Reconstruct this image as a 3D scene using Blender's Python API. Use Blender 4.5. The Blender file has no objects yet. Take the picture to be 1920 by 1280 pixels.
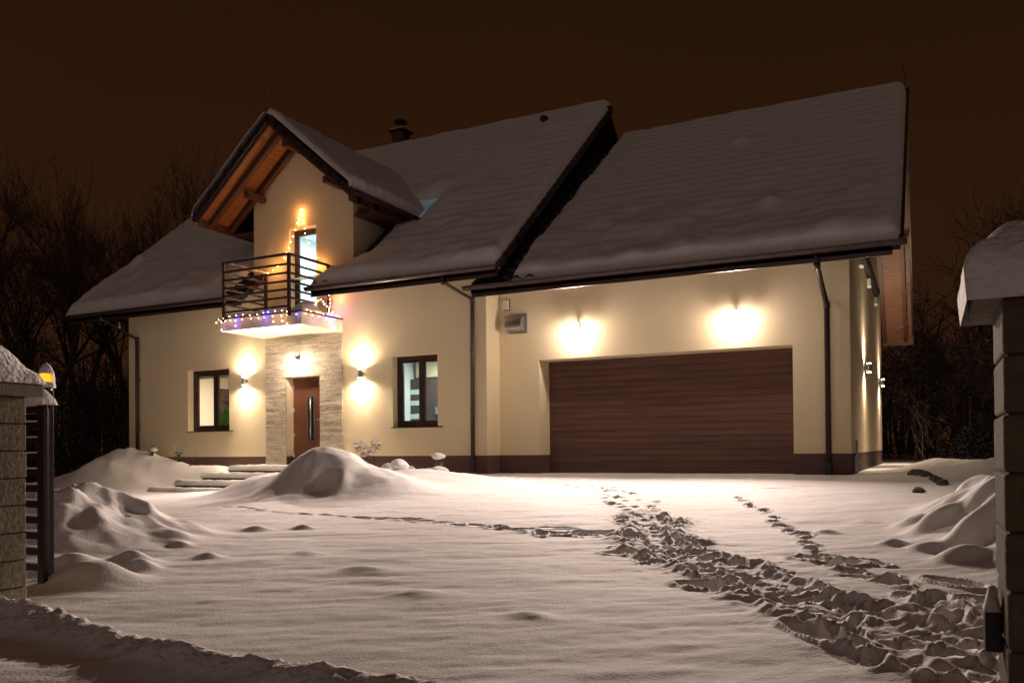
import bpy, math, random
import numpy as np
from mathutils import Vector, Matrix
random.seed(7); rng = np.random.default_rng(7)
S = bpy.context.scene
R = math.radians

# ------------------------------------------------------------------ camera
cam = bpy.data.cameras.new('camera'); cam_o = bpy.data.objects.new('camera', cam)
S.collection.objects.link(cam_o); S.camera = cam_o
EYE = 0.51
Fv = Vector((-0.44689486, 0.89452714, 0.01030435)); Rv = Vector((0.89450163, 0.44698147, -0.00862515))
Uv = Vector((0.01232129, -0.00536272, 0.99990971))
cam_o.matrix_world = Matrix(((Rv.x, Uv.x, -Fv.x, 0), (Rv.y, Uv.y, -Fv.y, 0), (Rv.z, Uv.z, -Fv.z, EYE), (0, 0, 0, 1)))
cam.sensor_width = 36; cam.lens = 36 * 1567.58 / 1920
cam.shift_y = (825.7 - 640) / 1920
cam.clip_start = 0.1; cam.clip_end = 1200
S.render.resolution_x = 1024; S.render.resolution_y = 682

# ------------------------------------------------------------------ night sky, added front fill, exposure
W = bpy.data.worlds.new('World'); S.world = W; W.use_nodes = True
wn = W.node_tree.nodes; wl = W.node_tree.links; wn.clear()
wo = wn.new('ShaderNodeOutputWorld'); wb = wn.new('ShaderNodeBackground')
tc = wn.new('ShaderNodeTexCoord'); sp = wn.new('ShaderNodeSeparateXYZ'); cr = wn.new('ShaderNodeValToRGB')
nz = wn.new('ShaderNodeTexNoise'); nz.inputs['Scale'].default_value = 1.6; nz.inputs['Detail'].default_value = 3
ad = wn.new('ShaderNodeMath'); ad.operation = 'MULTIPLY_ADD'; ad.inputs[1].default_value = 0.30
wl.new(tc.outputs['Generated'], sp.inputs[0]); wl.new(tc.outputs['Generated'], nz.inputs['Vector'])
wl.new(nz.outputs['Fac'], ad.inputs[0]); wl.new(sp.outputs['Z'], ad.inputs[2]); wl.new(ad.outputs[0], cr.inputs[0])
cr.color_ramp.elements[0].position = 0.0; cr.color_ramp.elements[0].color = (0.038, 0.0150, 0.0065, 1)
cr.color_ramp.elements[1].position = 0.75; cr.color_ramp.elements[1].color = (0.0185, 0.0062, 0.0019, 1)
wl.new(cr.outputs[0], wb.inputs[0]); wb.inputs[1].default_value = 0.49; wl.new(wb.outputs[0], wo.inputs[0])

sun = bpy.data.lights.new('front_fill', 'SUN'); sun.energy = 0.115; sun.angle = R(60); sun.color = (1.0, 0.80, 0.72)  # soft light added from behind the camera to lift facade and roof
sun_o = bpy.data.objects.new('front_fill', sun); S.collection.objects.link(sun_o)
sun_o.rotation_euler = Vector((-0.25, 0.95, -0.08)).to_track_quat('-Z', 'Y').to_euler()
S.view_settings.view_transform = 'Standard'; S.view_settings.look = 'None'
S.view_settings.exposure = 0.96; S.view_settings.gamma = 1; S.view_settings.use_curve_mapping = False
WARM = (1.0, 0.78, 0.66)

# ------------------------------------------------------------------ materials
def mat(name, col, rough=0.7, metal=0.0, noise=None, bump=None, emit=None, stretch=None, mix=None, coat=0):
    """noise=(scale, amount) colour variation; bump=(scale, distance); mix=(other colour, scale, lo, hi)"""
    m = bpy.data.materials.new(name); m.use_nodes = True; n = m.node_tree.nodes; l = m.node_tree.links
    b = n['Principled BSDF']; b.inputs['Base Color'].default_value = (*col, 1)
    b.inputs['Roughness'].default_value = rough; b.inputs['Metallic'].default_value = metal
    if coat: b.inputs['Coat Weight'].default_value = coat
    t = n.new('ShaderNodeTexCoord'); mp = n.new('ShaderNodeMapping'); l.new(t.outputs['Object'], mp.inputs[0])
    if stretch: mp.inputs['Scale'].default_value = stretch
    last = None
    if mix:
        x = n.new('ShaderNodeTexNoise'); x.inputs['Scale'].default_value = mix[1]; x.inputs['Detail'].default_value = 5
        l.new(mp.outputs[0], x.inputs['Vector']); r = n.new('ShaderNodeMapRange')
        r.inputs['From Min'].default_value = mix[2]; r.inputs['From Max'].default_value = mix[3]
        l.new(x.outputs['Fac'], r.inputs[0]); mx = n.new('ShaderNodeMix'); mx.data_type = 'RGBA'
        mx.inputs['A'].default_value = (*col, 1); mx.inputs['B'].default_value = (*mix[0], 1)
        l.new(r.outputs[0], mx.inputs['Factor']); last = mx.outputs['Result']
    if noise:
        x = n.new('ShaderNodeTexNoise'); x.inputs['Scale'].default_value = noise[0]; x.inputs['Detail'].default_value = 6
        l.new(mp.outputs[0], x.inputs['Vector']); r = n.new('ShaderNodeMapRange')
        r.inputs['From Min'].default_value = .25; r.inputs['From Max'].default_value = .75
        r.inputs['To Min'].default_value = 1 - noise[1]; r.inputs['To Max'].default_value = 1 + noise[1]
        l.new(x.outputs['Fac'], r.inputs[0]); v = n.new('ShaderNodeVectorMath'); v.operation = 'SCALE'
        if last: l.new(last, v.inputs[0])
        else: v.inputs[0].default_value = col
        l.new(r.outputs[0], v.inputs['Scale']); last = v.outputs[0]
    if last: l.new(last, b.inputs['Base Color'])
    if bump:
        x = n.new('ShaderNodeTexNoise'); x.inputs['Scale'].default_value = bump[0]; x.inputs['Detail'].default_value = 4
        l.new(mp.outputs[0], x.inputs['Vector']); bp = n.new('ShaderNodeBump')
        bp.inputs['Distance'].default_value = bump[1]; bp.inputs['Strength'].default_value = 1
        l.new(x.outputs['Fac'], bp.inputs['Height']); l.new(bp.outputs[0], b.inputs['Normal'])
    if emit:
        b.inputs['Emission Color'].default_value = (*emit[0], 1); b.inputs['Emission Strength'].default_value = emit[1]
    return m

def snowy(name, col, lo, hi, snowcol=(.8, .8, .82)):
    """bark or leaf that carries a dusting of snow on the faces that look up"""
    m = mat(name, col, .9); n = m.node_tree.nodes; l = m.node_tree.links
    g = n.new('ShaderNodeNewGeometry'); s = n.new('ShaderNodeSeparateXYZ'); l.new(g.outputs['True Normal'], s.inputs[0])
    x = n.new('ShaderNodeTexNoise'); x.inputs['Scale'].default_value = 3.0
    a = n.new('ShaderNodeMath'); a.operation = 'MULTIPLY_ADD'; a.inputs[1].default_value = .8
    l.new(x.outputs['Fac'], a.inputs[0]); l.new(s.outputs['Z'], a.inputs[2])
    r = n.new('ShaderNodeMapRange'); r.inputs['From Min'].default_value = lo; r.inputs['From Max'].default_value = hi
    l.new(a.outputs[0], r.inputs[0]); mx = n.new('ShaderNodeMix'); mx.data_type = 'RGBA'
    mx.inputs['A'].default_value = (*col, 1); mx.inputs['B'].default_value = (*snowcol, 1)
    l.new(r.outputs[0], mx.inputs['Factor']); l.new(mx.outputs['Result'], n['Principled BSDF'].inputs['Base Color'])
    return m

M = {}
M['snow'] = mat('snow', (.88, .865, .865), .75, bump=(55, .004), noise=(1.2, .04))
M['snow_rough'] = mat('snow_rough', (.83, .82, .82), .75, bump=(30, .02), noise=(4, .04))
M['snow_roof'] = mat('snow_roof', (.78, .77, .78), .8, bump=(45, .012), noise=(2, .05))
M['plaster'] = mat('plaster', (.80, .69, .46), .9, noise=(1.2, .035), bump=(110, .009))
M['plaster_side'] = M['plaster']
M['plinth'] = mat('plinth', (.115, .058, .050), .8, noise=(30, .12), bump=(200, .002))
M['slab'] = mat('slab', (.66, .60, .47), .85, noise=(3, .06), bump=(120, .002))
M['tile'] = mat('tile', (.030, .017, .016), .38, noise=(12, .3), bump=(40, .003))
M['metal'] = mat('metal', (.050, .028, .026), .38, metal=.25, noise=(6, .2))
M['rail'] = mat('rail', (.070, .036, .036), .4, metal=.3, noise=(8, .2))
M['wood'] = mat('wood', (.34, .130, .035), .5, noise=(3, .25), stretch=(1, 12, 12), mix=((.21, .07, .018), 2.5, .4, .7))
M['wood_pale'] = mat('wood_pale', (.24, .11, .06), .6, noise=(4, .2), stretch=(1.5, 9, 9), mix=((.13, .055, .03), 3, .5, .72))
M['rafter'] = mat('rafter', (.085, .032, .018), .55, noise=(4, .25), stretch=(2, 2, 2))
M['door'] = mat('door', (.140, .050, .026), .42, noise=(5, .22), stretch=(8, 8, .5), bump=(20, .001))
M['garage'] = mat('garage', (.120, .050, .031), .5, noise=(1.6, .26), stretch=(.55, 9, 9), mix=((.078, .034, .023), 1.1, .42, .62), bump=(6, .002))
M['frame'] = mat('frame', (.042, .020, .015), .4, noise=(9, .2), stretch=(6, 6, .7))
M['seal'] = mat('seal', (.02, .022, .024), .4)
M['steel'] = mat('steel', (.42, .42, .42), .33, metal=.9, noise=(60, .1), stretch=(1, 1, 8))
M['white'] = mat('white', (.72, .71, .68), .5, noise=(5, .03))
M['concrete'] = mat('concrete', (.13, .12, .075), .9, noise=(14, .35), bump=(60, .006), mix=((.30, .29, .25), 5, .55, .7))
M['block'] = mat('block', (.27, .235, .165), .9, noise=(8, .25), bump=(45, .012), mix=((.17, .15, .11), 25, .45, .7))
M['block_shaded'] = mat('block_shaded', (.12, .095, .055), .9, noise=(8, .25), bump=(45, .012), mix=((.09, .075, .05), 25, .45, .7))  # darker copy of block, shade of the unlit front put into its colour
M['blockcap'] = mat('blockcap', (.26, .225, .16), .85, noise=(10, .22), bump=(70, .006))
M['mortar'] = mat('mortar', (.06, .05, .035), .95, bump=(80, .004))
M['stone_joint'] = mat('stone_joint', (.34, .30, .22), .95)
M['black'] = mat('black', (.012, .008, .009), .35)
M['gate'] = mat('gate', (.022, .010, .011), .33, metal=.2)
M['ground'] = M['snow']
M['cream_in'] = mat('cream_in', (.80, .72, .62), .8, noise=(2, .03))
M['cool_in'] = mat('cool_in', (.72, .78, .80), .8)
M['oak_in'] = mat('oak_in', (.62, .54, .36), .6, noise=(3, .12), stretch=(12, 12, 1))
M['dark_in'] = mat('dark_in', (.075, .052, .050), .6, noise=(5, .15))
M['frost_in'] = mat('frost_in', (.55, .66, .62), .3)
M['shelf_in'] = mat('shelf_in', (.05, .028, .024), .5)
M['plant'] = mat('plant', (.10, .36, .02), .8, noise=(40, .4))
M['leaf'] = snowy('leaf', (.06, .13, .035), .9, 1.0)
M['leafdark'] = snowy('leafdark', (.024, .023, .018), 1.12, 1.4, (.5, .48, .46))
M['dry'] = snowy('dry', (.22, .10, .03), 1.1, 1.3)
M['bark'] = mat('bark', (.05, .032, .022), .95, noise=(5, .3))
M['bark_snow'] = snowy('bark_snow', (.060, .042, .034), .75, 1.15, (.62, .58, .56))
M['rock'] = mat('rock', (.10, .09, .08), .9, noise=(9, .3), bump=(20, .02))
M['amber'] = mat('amber', (.9, .35, .02), .25, emit=((1, .36, .02), .9))
M['wire'] = mat('wire', (.02, .03, .02), .6)

def glass_mat():
    m = bpy.data.materials.new('glass'); m.use_nodes = True; n = m.node_tree.nodes; l = m.node_tree.links
    n.clear(); o = n.new('ShaderNodeOutputMaterial'); t = n.new('ShaderNodeBsdfTransparent')
    g = n.new('ShaderNodeBsdfGlossy'); g.inputs['Roughness'].default_value = .02
    lw = n.new('ShaderNodeLayerWeight'); lw.inputs[0].default_value = .5; pw = n.new('ShaderNodeMath'); pw.operation = 'POWER'; pw.inputs[1].default_value = 4; l.new(lw.outputs['Facing'], pw.inputs[0])
    f = n.new('ShaderNodeMath'); f.operation = 'MULTIPLY_ADD'; f.inputs[1].default_value = .8; f.inputs[2].default_value = .035; l.new(pw.outputs[0], f.inputs[0])
    x = n.new('ShaderNodeMixShader'); l.new(f.outputs[0], x.inputs[0]); l.new(t.outputs[0], x.inputs[1])
    l.new(g.outputs[0], x.inputs[2]); t.inputs[0].default_value = (.93, .96, .95, 1); l.new(x.outputs[0], o.inputs[0]); return m
M['glass'] = glass_mat()
M['lamp_glass'] = mat('lamp_glass', (1, .95, .85), .4, emit=((1, .86, .66), 40))
M['cyl_glass'] = mat('cyl_glass', (1, .95, .85), .4, emit=((1, .84, .60), 16))
M['bulb_warm'] = mat('bulb_warm', (1, .6, .3), .4, emit=((1, .42, .10), 110))
M['bulb_pale'] = mat('bulb_pale', (1, .7, .5), .4, emit=((1, .50, .25), 45))
M['bulb_blue'] = mat('bulb_blue', (.2, .2, 1), .4, emit=((.16, .12, 1), 80))
M['skylight'] = mat('skylight', (.20, .27, .30), .25, emit=((.30, .45, .52), .08))  # faint bluish glow put into the pane itself, no lamp behind it

# ------------------------------------------------------------------ mesh helpers
COL = S.collection
class MB:
    def __init__(s): s.v = []; s.f = []
    def add(s, vs, fs):
        n = len(s.v); s.v += [tuple(p) for p in vs]; s.f += [tuple(i + n for i in q) for q in fs]; return s
    def box(s, x0, x1, y0, y1, z0, z1, rot=None, at=None):
        vs = [(x, y, z) for z in (z0, z1) for y in (y0, y1) for x in (x0, x1)]
        if rot is not None:
            c = Vector(at) if at is not None else Vector(((x0 + x1) / 2, (y0 + y1) / 2, (z0 + z1) / 2))
            vs = [tuple(c + rot @ (Vector(p) - c)) for p in vs]
        return s.add(vs, [(0, 2, 3, 1), (4, 5, 7, 6), (0, 1, 5, 4), (2, 6, 7, 3), (0, 4, 6, 2), (1, 3, 7, 5)])
    def quad(s, a, b, c, d): return s.add([a, b, c, d], [(0, 1, 2, 3)])
    def prism(s, poly, y0, y1):            # polygon in XZ extruded along Y
        n = len(poly); vs = [(x, y0, z) for x, z in poly] + [(x, y1, z) for x, z in poly]
        return s.add(vs, [tuple(range(n))[::-1] if 0 else tuple(range(n)), tuple(range(2 * n - 1, n - 1, -1))] + [(i, i + n, (i + 1) % n + n, (i + 1) % n) for i in range(n)])
    def prismx(s, poly, x0, x1):           # polygon in YZ extruded along X
        n = len(poly); vs = [(x0, y, z) for y, z in poly] + [(x1, y, z) for y, z in poly]
        return s.add(vs, [tuple(range(n)), tuple(range(2 * n - 1, n - 1, -1))] + [(i, i + n, (i + 1) % n + n, (i + 1) % n) for i in range(n)])
    def slab(s, poly, pl, th):             # polygon in XY lying on plane function, given vertical thickness
        n = len(poly); vs = [(x, y, pl(x, y)) for x, y in poly] + [(x, y, pl(x, y) - th) for x, y in poly]
        return s.add(vs, [tuple(range(n)), tuple(range(2 * n - 1, n - 1, -1))] + [(i, i + n, (i + 1) % n + n, (i + 1) % n) for i in range(n)])
    def tube(s, pts, r, n=8, cap=True):
        pts = [Vector(p) for p in pts]; rs = r if isinstance(r, (list, tuple)) else [r] * len(pts); rings = []
        for i, p in enumerate(pts):
            d = (pts[min(i + 1, len(pts) - 1)] - pts[max(i - 1, 0)]).normalized()
            a = Vector((0, 0, 1)) if abs(d.z) < .9 else Vector((1, 0, 0)); u = d.cross(a).normalized(); w = d.cross(u)
            rings.append([tuple(p + (u * math.cos(t) + w * math.sin(t)) * rs[i]) for t in [2 * math.pi * k / n for k in range(n)]])
        fs = [(i * n + k, i * n + (k + 1) % n, (i + 1) * n + (k + 1) % n, (i + 1) * n + k) for i in range(len(pts) - 1) for k in range(n)]
        if cap: fs += [tuple(range(n))[::-1], tuple((len(pts) - 1) * n + k for k in range(n))]
        return s.add([v for q in rings for v in q], fs)
    def sphere(s, c, r, n=6, m=4, sq=1.0):
        vs = [(c[0], c[1], c[2] + r * sq)] + [(c[0] + r * math.sin(math.pi * j / m) * math.cos(2 * math.pi * k / n), c[1] + r * math.sin(math.pi * j / m) * math.sin(2 * math.pi * k / n), c[2] + r * sq * math.cos(math.pi * j / m)) for j in range(1, m) for k in range(n)] + [(c[0], c[1], c[2] - r * sq)]
        fs = [(0, 1 + k, 1 + (k + 1) % n) for k in range(n)]
        fs += [(1 + j * n + k, 1 + (j + 1) * n + k, 1 + (j + 1) * n + (k + 1) % n, 1 + j * n + (k + 1) % n) for j in range(m - 2) for k in range(n)]
        e = len(vs) - 1; fs += [(e, 1 + (m - 2) * n + (k + 1) % n, 1 + (m - 2) * n + k) for k in range(n)]
        return s.add(vs, fs)
    def mesh(s, name, m, smooth=False, bevel=0):
        me = bpy.data.meshes.new(name); me.from_pydata(s.v, [], s.f); me.materials.append(M[m]); me.update()
        if smooth: me.polygons.foreach_set('use_smooth', [True] * len(me.polygons))
        return me
    def obj(s, name, m, parent=None, smooth=False, bevel=0, fix=True, **kw):
        me = s.mesh(name, m, smooth); o = bpy.data.objects.new(name, me); COL.objects.link(o)
        if fix:
            import bmesh
            bm = bmesh.new(); bm.from_mesh(me); bmesh.ops.recalc_face_normals(bm, faces=bm.faces); bm.to_mesh(me); bm.free()
        if parent: o.parent = parent; o.matrix_parent_inverse = parent.matrix_world.inverted() if parent.type != 'EMPTY' else Matrix.Translation(-parent.location)
        if bevel:
            b = o.modifiers.new('bevel', 'BEVEL'); b.width = bevel; b.segments = 2; b.limit_method = 'ANGLE'
        for k, v in kw.items(): o[k] = v
        return o
def thing(name, label, cat, loc=(0, 0, 0), group=None):
    o = bpy.data.objects.new(name, None); COL.objects.link(o); o.location = loc; o.empty_display_size = .1
    o['label'] = label; o['category'] = cat
    if group: o['group'] = group
    return o
def tag(o, label, cat, group=None, kind=None):
    o['label'] = label; o['category'] = cat
    if group: o['group'] = group
    if kind: o['kind'] = kind
    return o

# numpy value noise ---------------------------------------------------
def vnoise(x, y, seed=0):
    xi = np.floor(x).astype(np.int64); yi = np.floor(y).astype(np.int64); xf = x - xi; yf = y - yi
    def h(a, b):
        n = (a * 374761393 + b * 668265263 + seed * 982451653) & 0xffffffff
        n = ((n ^ (n >> 13)) * 1274126177) & 0xffffffff
        return ((n ^ (n >> 16)) & 0xffff) / 65535.0
    u = xf * xf * xf * (xf * (xf * 6 - 15) + 10); v = yf * yf * yf * (yf * (yf * 6 - 15) + 10)
    return (h(xi, yi) * (1 - u) + h(xi + 1, yi) * u) * (1 - v) + (h(xi, yi + 1) * (1 - u) + h(xi + 1, yi + 1) * u) * v
def fbm(x, y, o=4, seed=0):
    t = 0; a = .5; c = .8775; s = .4794
    for k in range(o):
        t = t + a * (vnoise(x, y, seed + k * 17) - .5) * 2; x, y = (x * c - y * s) * 2.03 + 5.2, (x * s + y * c) * 2.03 + 1.7; a *= .5
    return t
def sst(a, b, x): t = np.clip((x - a) / (b - a), 0, 1); return t * t * (3 - 2 * t)
def grid_mesh(name, X, Y, Z, keep, m, N=None):
    """heightfield on 2-D arrays; keep: boolean per cell"""
    ny, nx = X.shape; idx = np.arange(nx * ny).reshape(ny, nx)
    q = np.stack([idx[:-1, :-1], idx[:-1, 1:], idx[1:, 1:], idx[1:, :-1]], -1)[keep]
    used = np.unique(q); remap = np.full(nx * ny, -1); remap[used] = np.arange(len(used)); q = remap[q]
    P = np.stack([X.ravel(), Y.ravel(), Z.ravel()], -1)[used]
    me = bpy.data.meshes.new(name); me.vertices.add(len(P)); me.vertices.foreach_set('co', P.ravel())
    me.loops.add(q.size); me.loops.foreach_set('vertex_index', q.ravel().astype(np.int32))
    me.polygons.add(len(q)); me.polygons.foreach_set('loop_start', np.arange(0, q.size, 4, dtype=np.int32))
    me.polygons.foreach_set('loop_total', np.full(len(q), 4, dtype=np.int32))
    me.polygons.foreach_set('use_smooth', np.ones(len(q), dtype=bool))
    me.materials.append(M[m]); me.update(); me.validate()
    if N is not None: me.normals_split_custom_set_from_vertices(N.reshape(-1, 3)[used].tolist())
    o = bpy.data.objects.new(name, me); COL.objects.link(o); return o

# ------------------------------------------------------------------ the snow-covered ground
def base_z(X, Y):
    z = -.046 * (15.4 - Y) - .05 * np.maximum(0, -9 - X)
    z = np.where(Y > 15.4, (Y - 15.4) * 0.0 - .05 * np.maximum(0, -9 - X), z)
    return np.maximum(z, -1.1)
def seg_dist(X, Y, path):
    d = np.full(X.shape, 1e9)
    for (ax, ay), (bx, by) in zip(path[:-1], path[1:]):
        vx, vy = bx - ax, by - ay; t = np.clip(((X - ax) * vx + (Y - ay) * vy) / (vx * vx + vy * vy), 0, 1)
        d = np.minimum(d, np.hypot(X - ax - t * vx, Y - ay - t * vy))
    return d
def gs(X, Y, cx, cy, sx, sy, rot=0, p=2.0):
    c, s = math.cos(rot), math.sin(rot); u = ((X - cx) * c + (Y - cy) * s) / sx; v = (-(X - cx) * s + (Y - cy) * c) / sy
    return np.exp(-np.power(u * u + v * v, p / 2))
TRK = [(-7.6, 14.9), (-5.58, 13.2), (-4.31, 11.82), (-3.31, 10.24), (-2.75, 8.9), (-2.45, 8.0), (-2.1, 7.2), (-1.5, 6.45), (-.95, 5.8), (-.45, 5.2), (0.0, 4.6), (.35, 4.1)]
TRK2 = [(-2.34, 11.4), (-1.65, 9.77), (-1.12, 8.4), (-.8, 7.3), (-.46, 6.85), (-.1, 6.0), (.2, 5.2), (.4, 4.5)]
TRKL = [(-9.4, 9.2), (-7.42, 8.57), (-6.06, 8.34), (-5.08, 8.23), (-4.24, 8.07), (-3.4, 7.88), (-2.5, 7.9)]
def ridge_c(X): return 3.13 - .055 * (X + 3.0) + .10 * sst(-3.8, -5.2, X) + .035 * np.sin(X * 2.3)
def mounds(X, Y):
    out = {}
    n1 = fbm(X * 1.5, Y * 1.5, 4, 3); n2 = fbm(X * 4, Y * 4, 3, 9)
    lump = 1 - np.abs(fbm(X * 1.7 + 4, Y * 1.7, 3, 21)) * 2
    # ploughed lumpy bank behind the gate
    e = gs(X, Y, -8.2, 5.75, 1.05, .95, .35, 2.6) * .50
    gbig = sst(.35, .8, vnoise(X * 2.3 + 1.3, Y * 2.3, 61)); gb3 = sst(.4, .85, vnoise(X * 4.6, Y * 4.6 + 2, 63))
    out['gate'] = e * (1 + .30 * n1) + np.minimum(e * 2.5, 1) * (.10 * lump + .10 * gbig + .07 * gb3 - .07 + .04 * n2)
    out['gate'] = out['gate'] * 1.0 + .13 * gs(X, Y, -6.6, 4.75, .28, .2) + .12 * gs(X, Y, -6.3, 5.1, .2, .14) + .07 * gs(X, Y, -6.9, 6.1, .2, .15) + .06 * gs(X, Y, -7.2, 6.6, .2, .14)
    # small mound by the gate post
    out['post'] = .20 * gs(X, Y, -5.85, 4.35, .30, .24, .4, 2.4) * (1 + .25 * n1)
    # snow-covered garden bed left of the steps
    e = .66 * gs(X, Y, -18.1, 14.1, 1.5, .9, .1, 2.3) + .50 * gs(X, Y, -20.5, 14.6, 2.3, 1.2, 0, 2.4) + .5 * sst(14.0, 14.8, Y) * sst(-14.0, -15.4, X) * sst(-19.8, -18.5, X) * (Y < 15.8)
    out['bed'] = e * (1 + .12 * n1) + np.minimum(e, 1) * .05 * n2 - .10 * gs(X, Y, -17.2, 13.4, .7, .25, .4)
    # heap by the steps
    e = .63 * gs(X, Y, -9.15, 11.0, .72, .80, .2, 2.1) + .36 * gs(X, Y, -10.75, 11.6, 1.1, .75, -.35, 2.4) + .22 * gs(X, Y, -9.0, 12.6, 1.1, .8, 0, 2.2) + .34 * gs(X, Y, -8.1, 11.2, .95, .75, -.3, 2.4) + .16 * gs(X, Y, -7.9, 13.2, .9, .9)
    out['heap'] = e * (1 + .13 * n1) + np.minimum(e * 1.5, 1) * (.07 * lump * sst(-9.3, -8.3, X) + .03 * (1 - 2 * np.abs(fbm(X * 2.3, Y * 1.0 + X, 2, 71))) * sst(11.2, 10.2, Y) + .018 * n2)
    out['heap'] += .10 * gs(X, Y, -8.2, 10.5, .16, .3, .5) - .06 * gs(X, Y, -8.5, 10.35, .14, .3, .5)
    # lumpy bank by the right pillar
    e = .46 * gs(X, Y, .88, 9.0, .80, 1.6, .15, 2.8)
    big = 1 - 2 * np.abs(fbm(X * 1.05 + 9, Y * 1.05 + 3, 3, 44)); big2 = sst(.2, .75, vnoise(X * 2.6, Y * 2.6, 51)) 
    out['right'] = e * (1 + .30 * n1) + np.minimum(e * 2.5, 1) * (.11 * big + .13 * big2 - .06 + .05 * n2) 
    for cx, cy, h_, r_ in [(.05, 8.5, .13, .20), (.30, 7.9, .16, .22), (.10, 9.2, .10, .22), (.45, 8.6, .12, .2), (.55, 8.0, .15, .22), (-.15, 9.0, .07, .16), (.35, 9.6, .12, .25), (.2, 7.3, .10, .18), (-.05, 7.8, .06, .12), (.62, 7.4, .12, .2)]: out['right'] += h_ * gs(X, Y, cx, cy, r_, r_ * .7, cx * 3, 2.6)
    out['right'] -= .08 * gs(X, Y, .35, 7.62, .25, .12)
    # smooth drifts behind it
    e = .36 * gs(X, Y, 1.5, 15.2, 1.2, 1.4, 0, 2.2) + .36 * gs(X, Y, 2.3, 19.0, 1.8, 2.5) + .16 * gs(X, Y, .1, 18.5, .6, 1.3)
    out['drift'] = e * (1 + .25 * n1)
    # ploughed windrow across the gateway
    d = (Y - ridge_c(X)); w = np.where(d < 0, .13, .075)
    hh = .080 + .04 * sst(-4.2, -5.3, X)
    crumb = fbm(X * 9, Y * 9, 3, 31)
    d = d + .03 * crumb; e = hh * np.exp(-np.power(np.abs(d / (w + .05 * sst(-4.3, -5.3, X))), 2.4)) * sst(1.8, 1.0, X)
    out['ridge'] = e * (1 + .22 * n2 + .45 * crumb + .25 * fbm(X * 24, Y * 24, 2, 37))
    return out
def stamp(X, Y, Z, cx, cy, ang, L, Wd, dep):
    sel = (np.abs(X - cx) < L * 1.6) & (np.abs(Y - cy) < L * 1.6)
    if not sel.any(): return
    x = X[sel]; y = Y[sel]; c, s = math.cos(ang), math.sin(ang)
    u = ((x - cx) * c + (y - cy) * s) / L; v = (-(x - cx) * s + (y - cy) * c) / Wd
    r = np.sqrt(u * u + v * v) + .16 * fbm(x * 13, y * 13, 3, 5)
    Z[sel] += -dep * sst(1.0, .62, r) + dep * .30 * np.exp(-((r - 1.2) / .18) ** 2)
def build_ground():
    def axis(parts):
        a = []
        for x0, x1, d in parts: a += list(np.arange(x0, x1, d))
        return np.array(a)
    def grow(x, d, n, g=1.22):
        o = []
        for _ in range(n): x += d; d *= g; o.append(x)
        return o
    xs = axis([(-24, -12, .09), (-12, -6, .045), (-6, 1.2, .024), (1.2, 4, .09)])
    xs = np.array(sorted([-24 - v for v in grow(0, .2, 27)]) + list(xs) + [4 + v for v in grow(0, .2, 27)])
    ys = axis([(-1, 2.6, .07), (2.6, 9.4, .024), (9.4, 16.6, .045), (16.6, 22, .12)])
    ys = np.array(sorted([-1 - v for v in grow(0, .2, 20)]) + list(ys) + [22 + v for v in grow(0, .2, 28)])
    X, Y = np.meshgrid(xs, ys); Z = base_z(X, Y)
    near = sst(40, 15, np.hypot(X, Y - 8))
    # road level in front of the windrow
    Z -= .02 * sst(.05, -.35, Y - ridge_c(X))
    # wind ripples, long axis along the view's horizontal
    u = X * .8945 + Y * .447; v = -X * .447 + Y * .8945
    tr = seg_dist(X, Y, TRK); wid = .26 + .18 * np.exp(-((Y - 6.6) / 2.0) ** 2) + .15 * (Y < 5.5)
    tr2 = seg_dist(X, Y, TRK2); trl = seg_dist(X, Y, TRKL)
    wmask = fbm(X * 2.2, Y * 2.2, 3, 40) * .22
    band = np.maximum(sst(wid * .5 + .26, wid * .5 - .20, tr + wmask) * sst(10.4, 8.8, Y), sst(.16, -.02, tr2 + wmask) * sst(6.6, 6.0, Y))
    calm = 1 - np.clip(band, 0, 1)
    Z += near * calm * (.012 * fbm(u * .9, v * 3.0, 3, 50) + .011 * fbm(u * 1.7, v * 5.5, 3, 60) + .03 * fbm(X * .35, Y * .35, 3, 70)) * np.where((Y > 13) & (X > -9), .35, 1)
    Z += near * (.0035 * fbm(X * 9, Y * 9, 2, 80))
    # little snow-covered lumps on the open yard
    for bx, by, h, r in [(-6.77, 7.11, .06, .16), (-6.3, 7.35, .05, .12), (-4.1, 5.5, .035, .22), (-5.1, 6.0, .03, .15), (-3.2, 4.9, .03, .2), (-2.2, 4.6, .03, .14), (-6.0, 4.95, .08, .14), (-5.9, 5.6, .05, .12), (-6.6, 5.9, .05, .12), (-.9, 8.6, .04, .12), (-.6, 9.4, .03, .15), (-.3, 8.0, .05, .1)]:
        Z += h * gs(X, Y, bx, by, r, r * .7)
    # trampled snow
    b1 = fbm(X * 6.5, Y * 6.5, 3, 90) * 1.3; b2 = 1 - 2 * np.abs(fbm(X * 9, Y * 9, 3, 100))
    b3 = 1 - 2 * np.abs(fbm(X * 20, Y * 20, 2, 104)); Z += band * (-.034 + .018 * b1 + .012 * b2 + .005 * b3) + .002 * b3 * sst(.05, .4, band)
    Z += .022 * np.exp(-((band - .35) / .2) ** 2) * (1 + b2)
    rr = random.Random(11)
    def walk(path, gap, n_side, side, jit, dep, y0=0, y1=99, L=.145):
        for (ax, ay), (bx, by) in zip(path[:-1], path[1:]):
            l = math.hypot(bx - ax, by - ay); k = max(1, int(l / gap)); ang = math.atan2(by - ay, bx - ax)
            for i in range(k):
                t = (i + rr.random() * .6) / k
                for _ in range(n_side):
                    o = rr.uniform(-side, side); cx = ax + (bx - ax) * t - math.sin(ang) * o; cy = ay + (by - ay) * t + math.cos(ang) * o
                    if y0 < cy < y1: stamp(X, Y, Z, cx, cy, ang + rr.gauss(0, jit), L * rr.uniform(.75, 1.15), L * rr.uniform(.36, .46), dep * rr.uniform(.6, 1.2))
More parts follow.
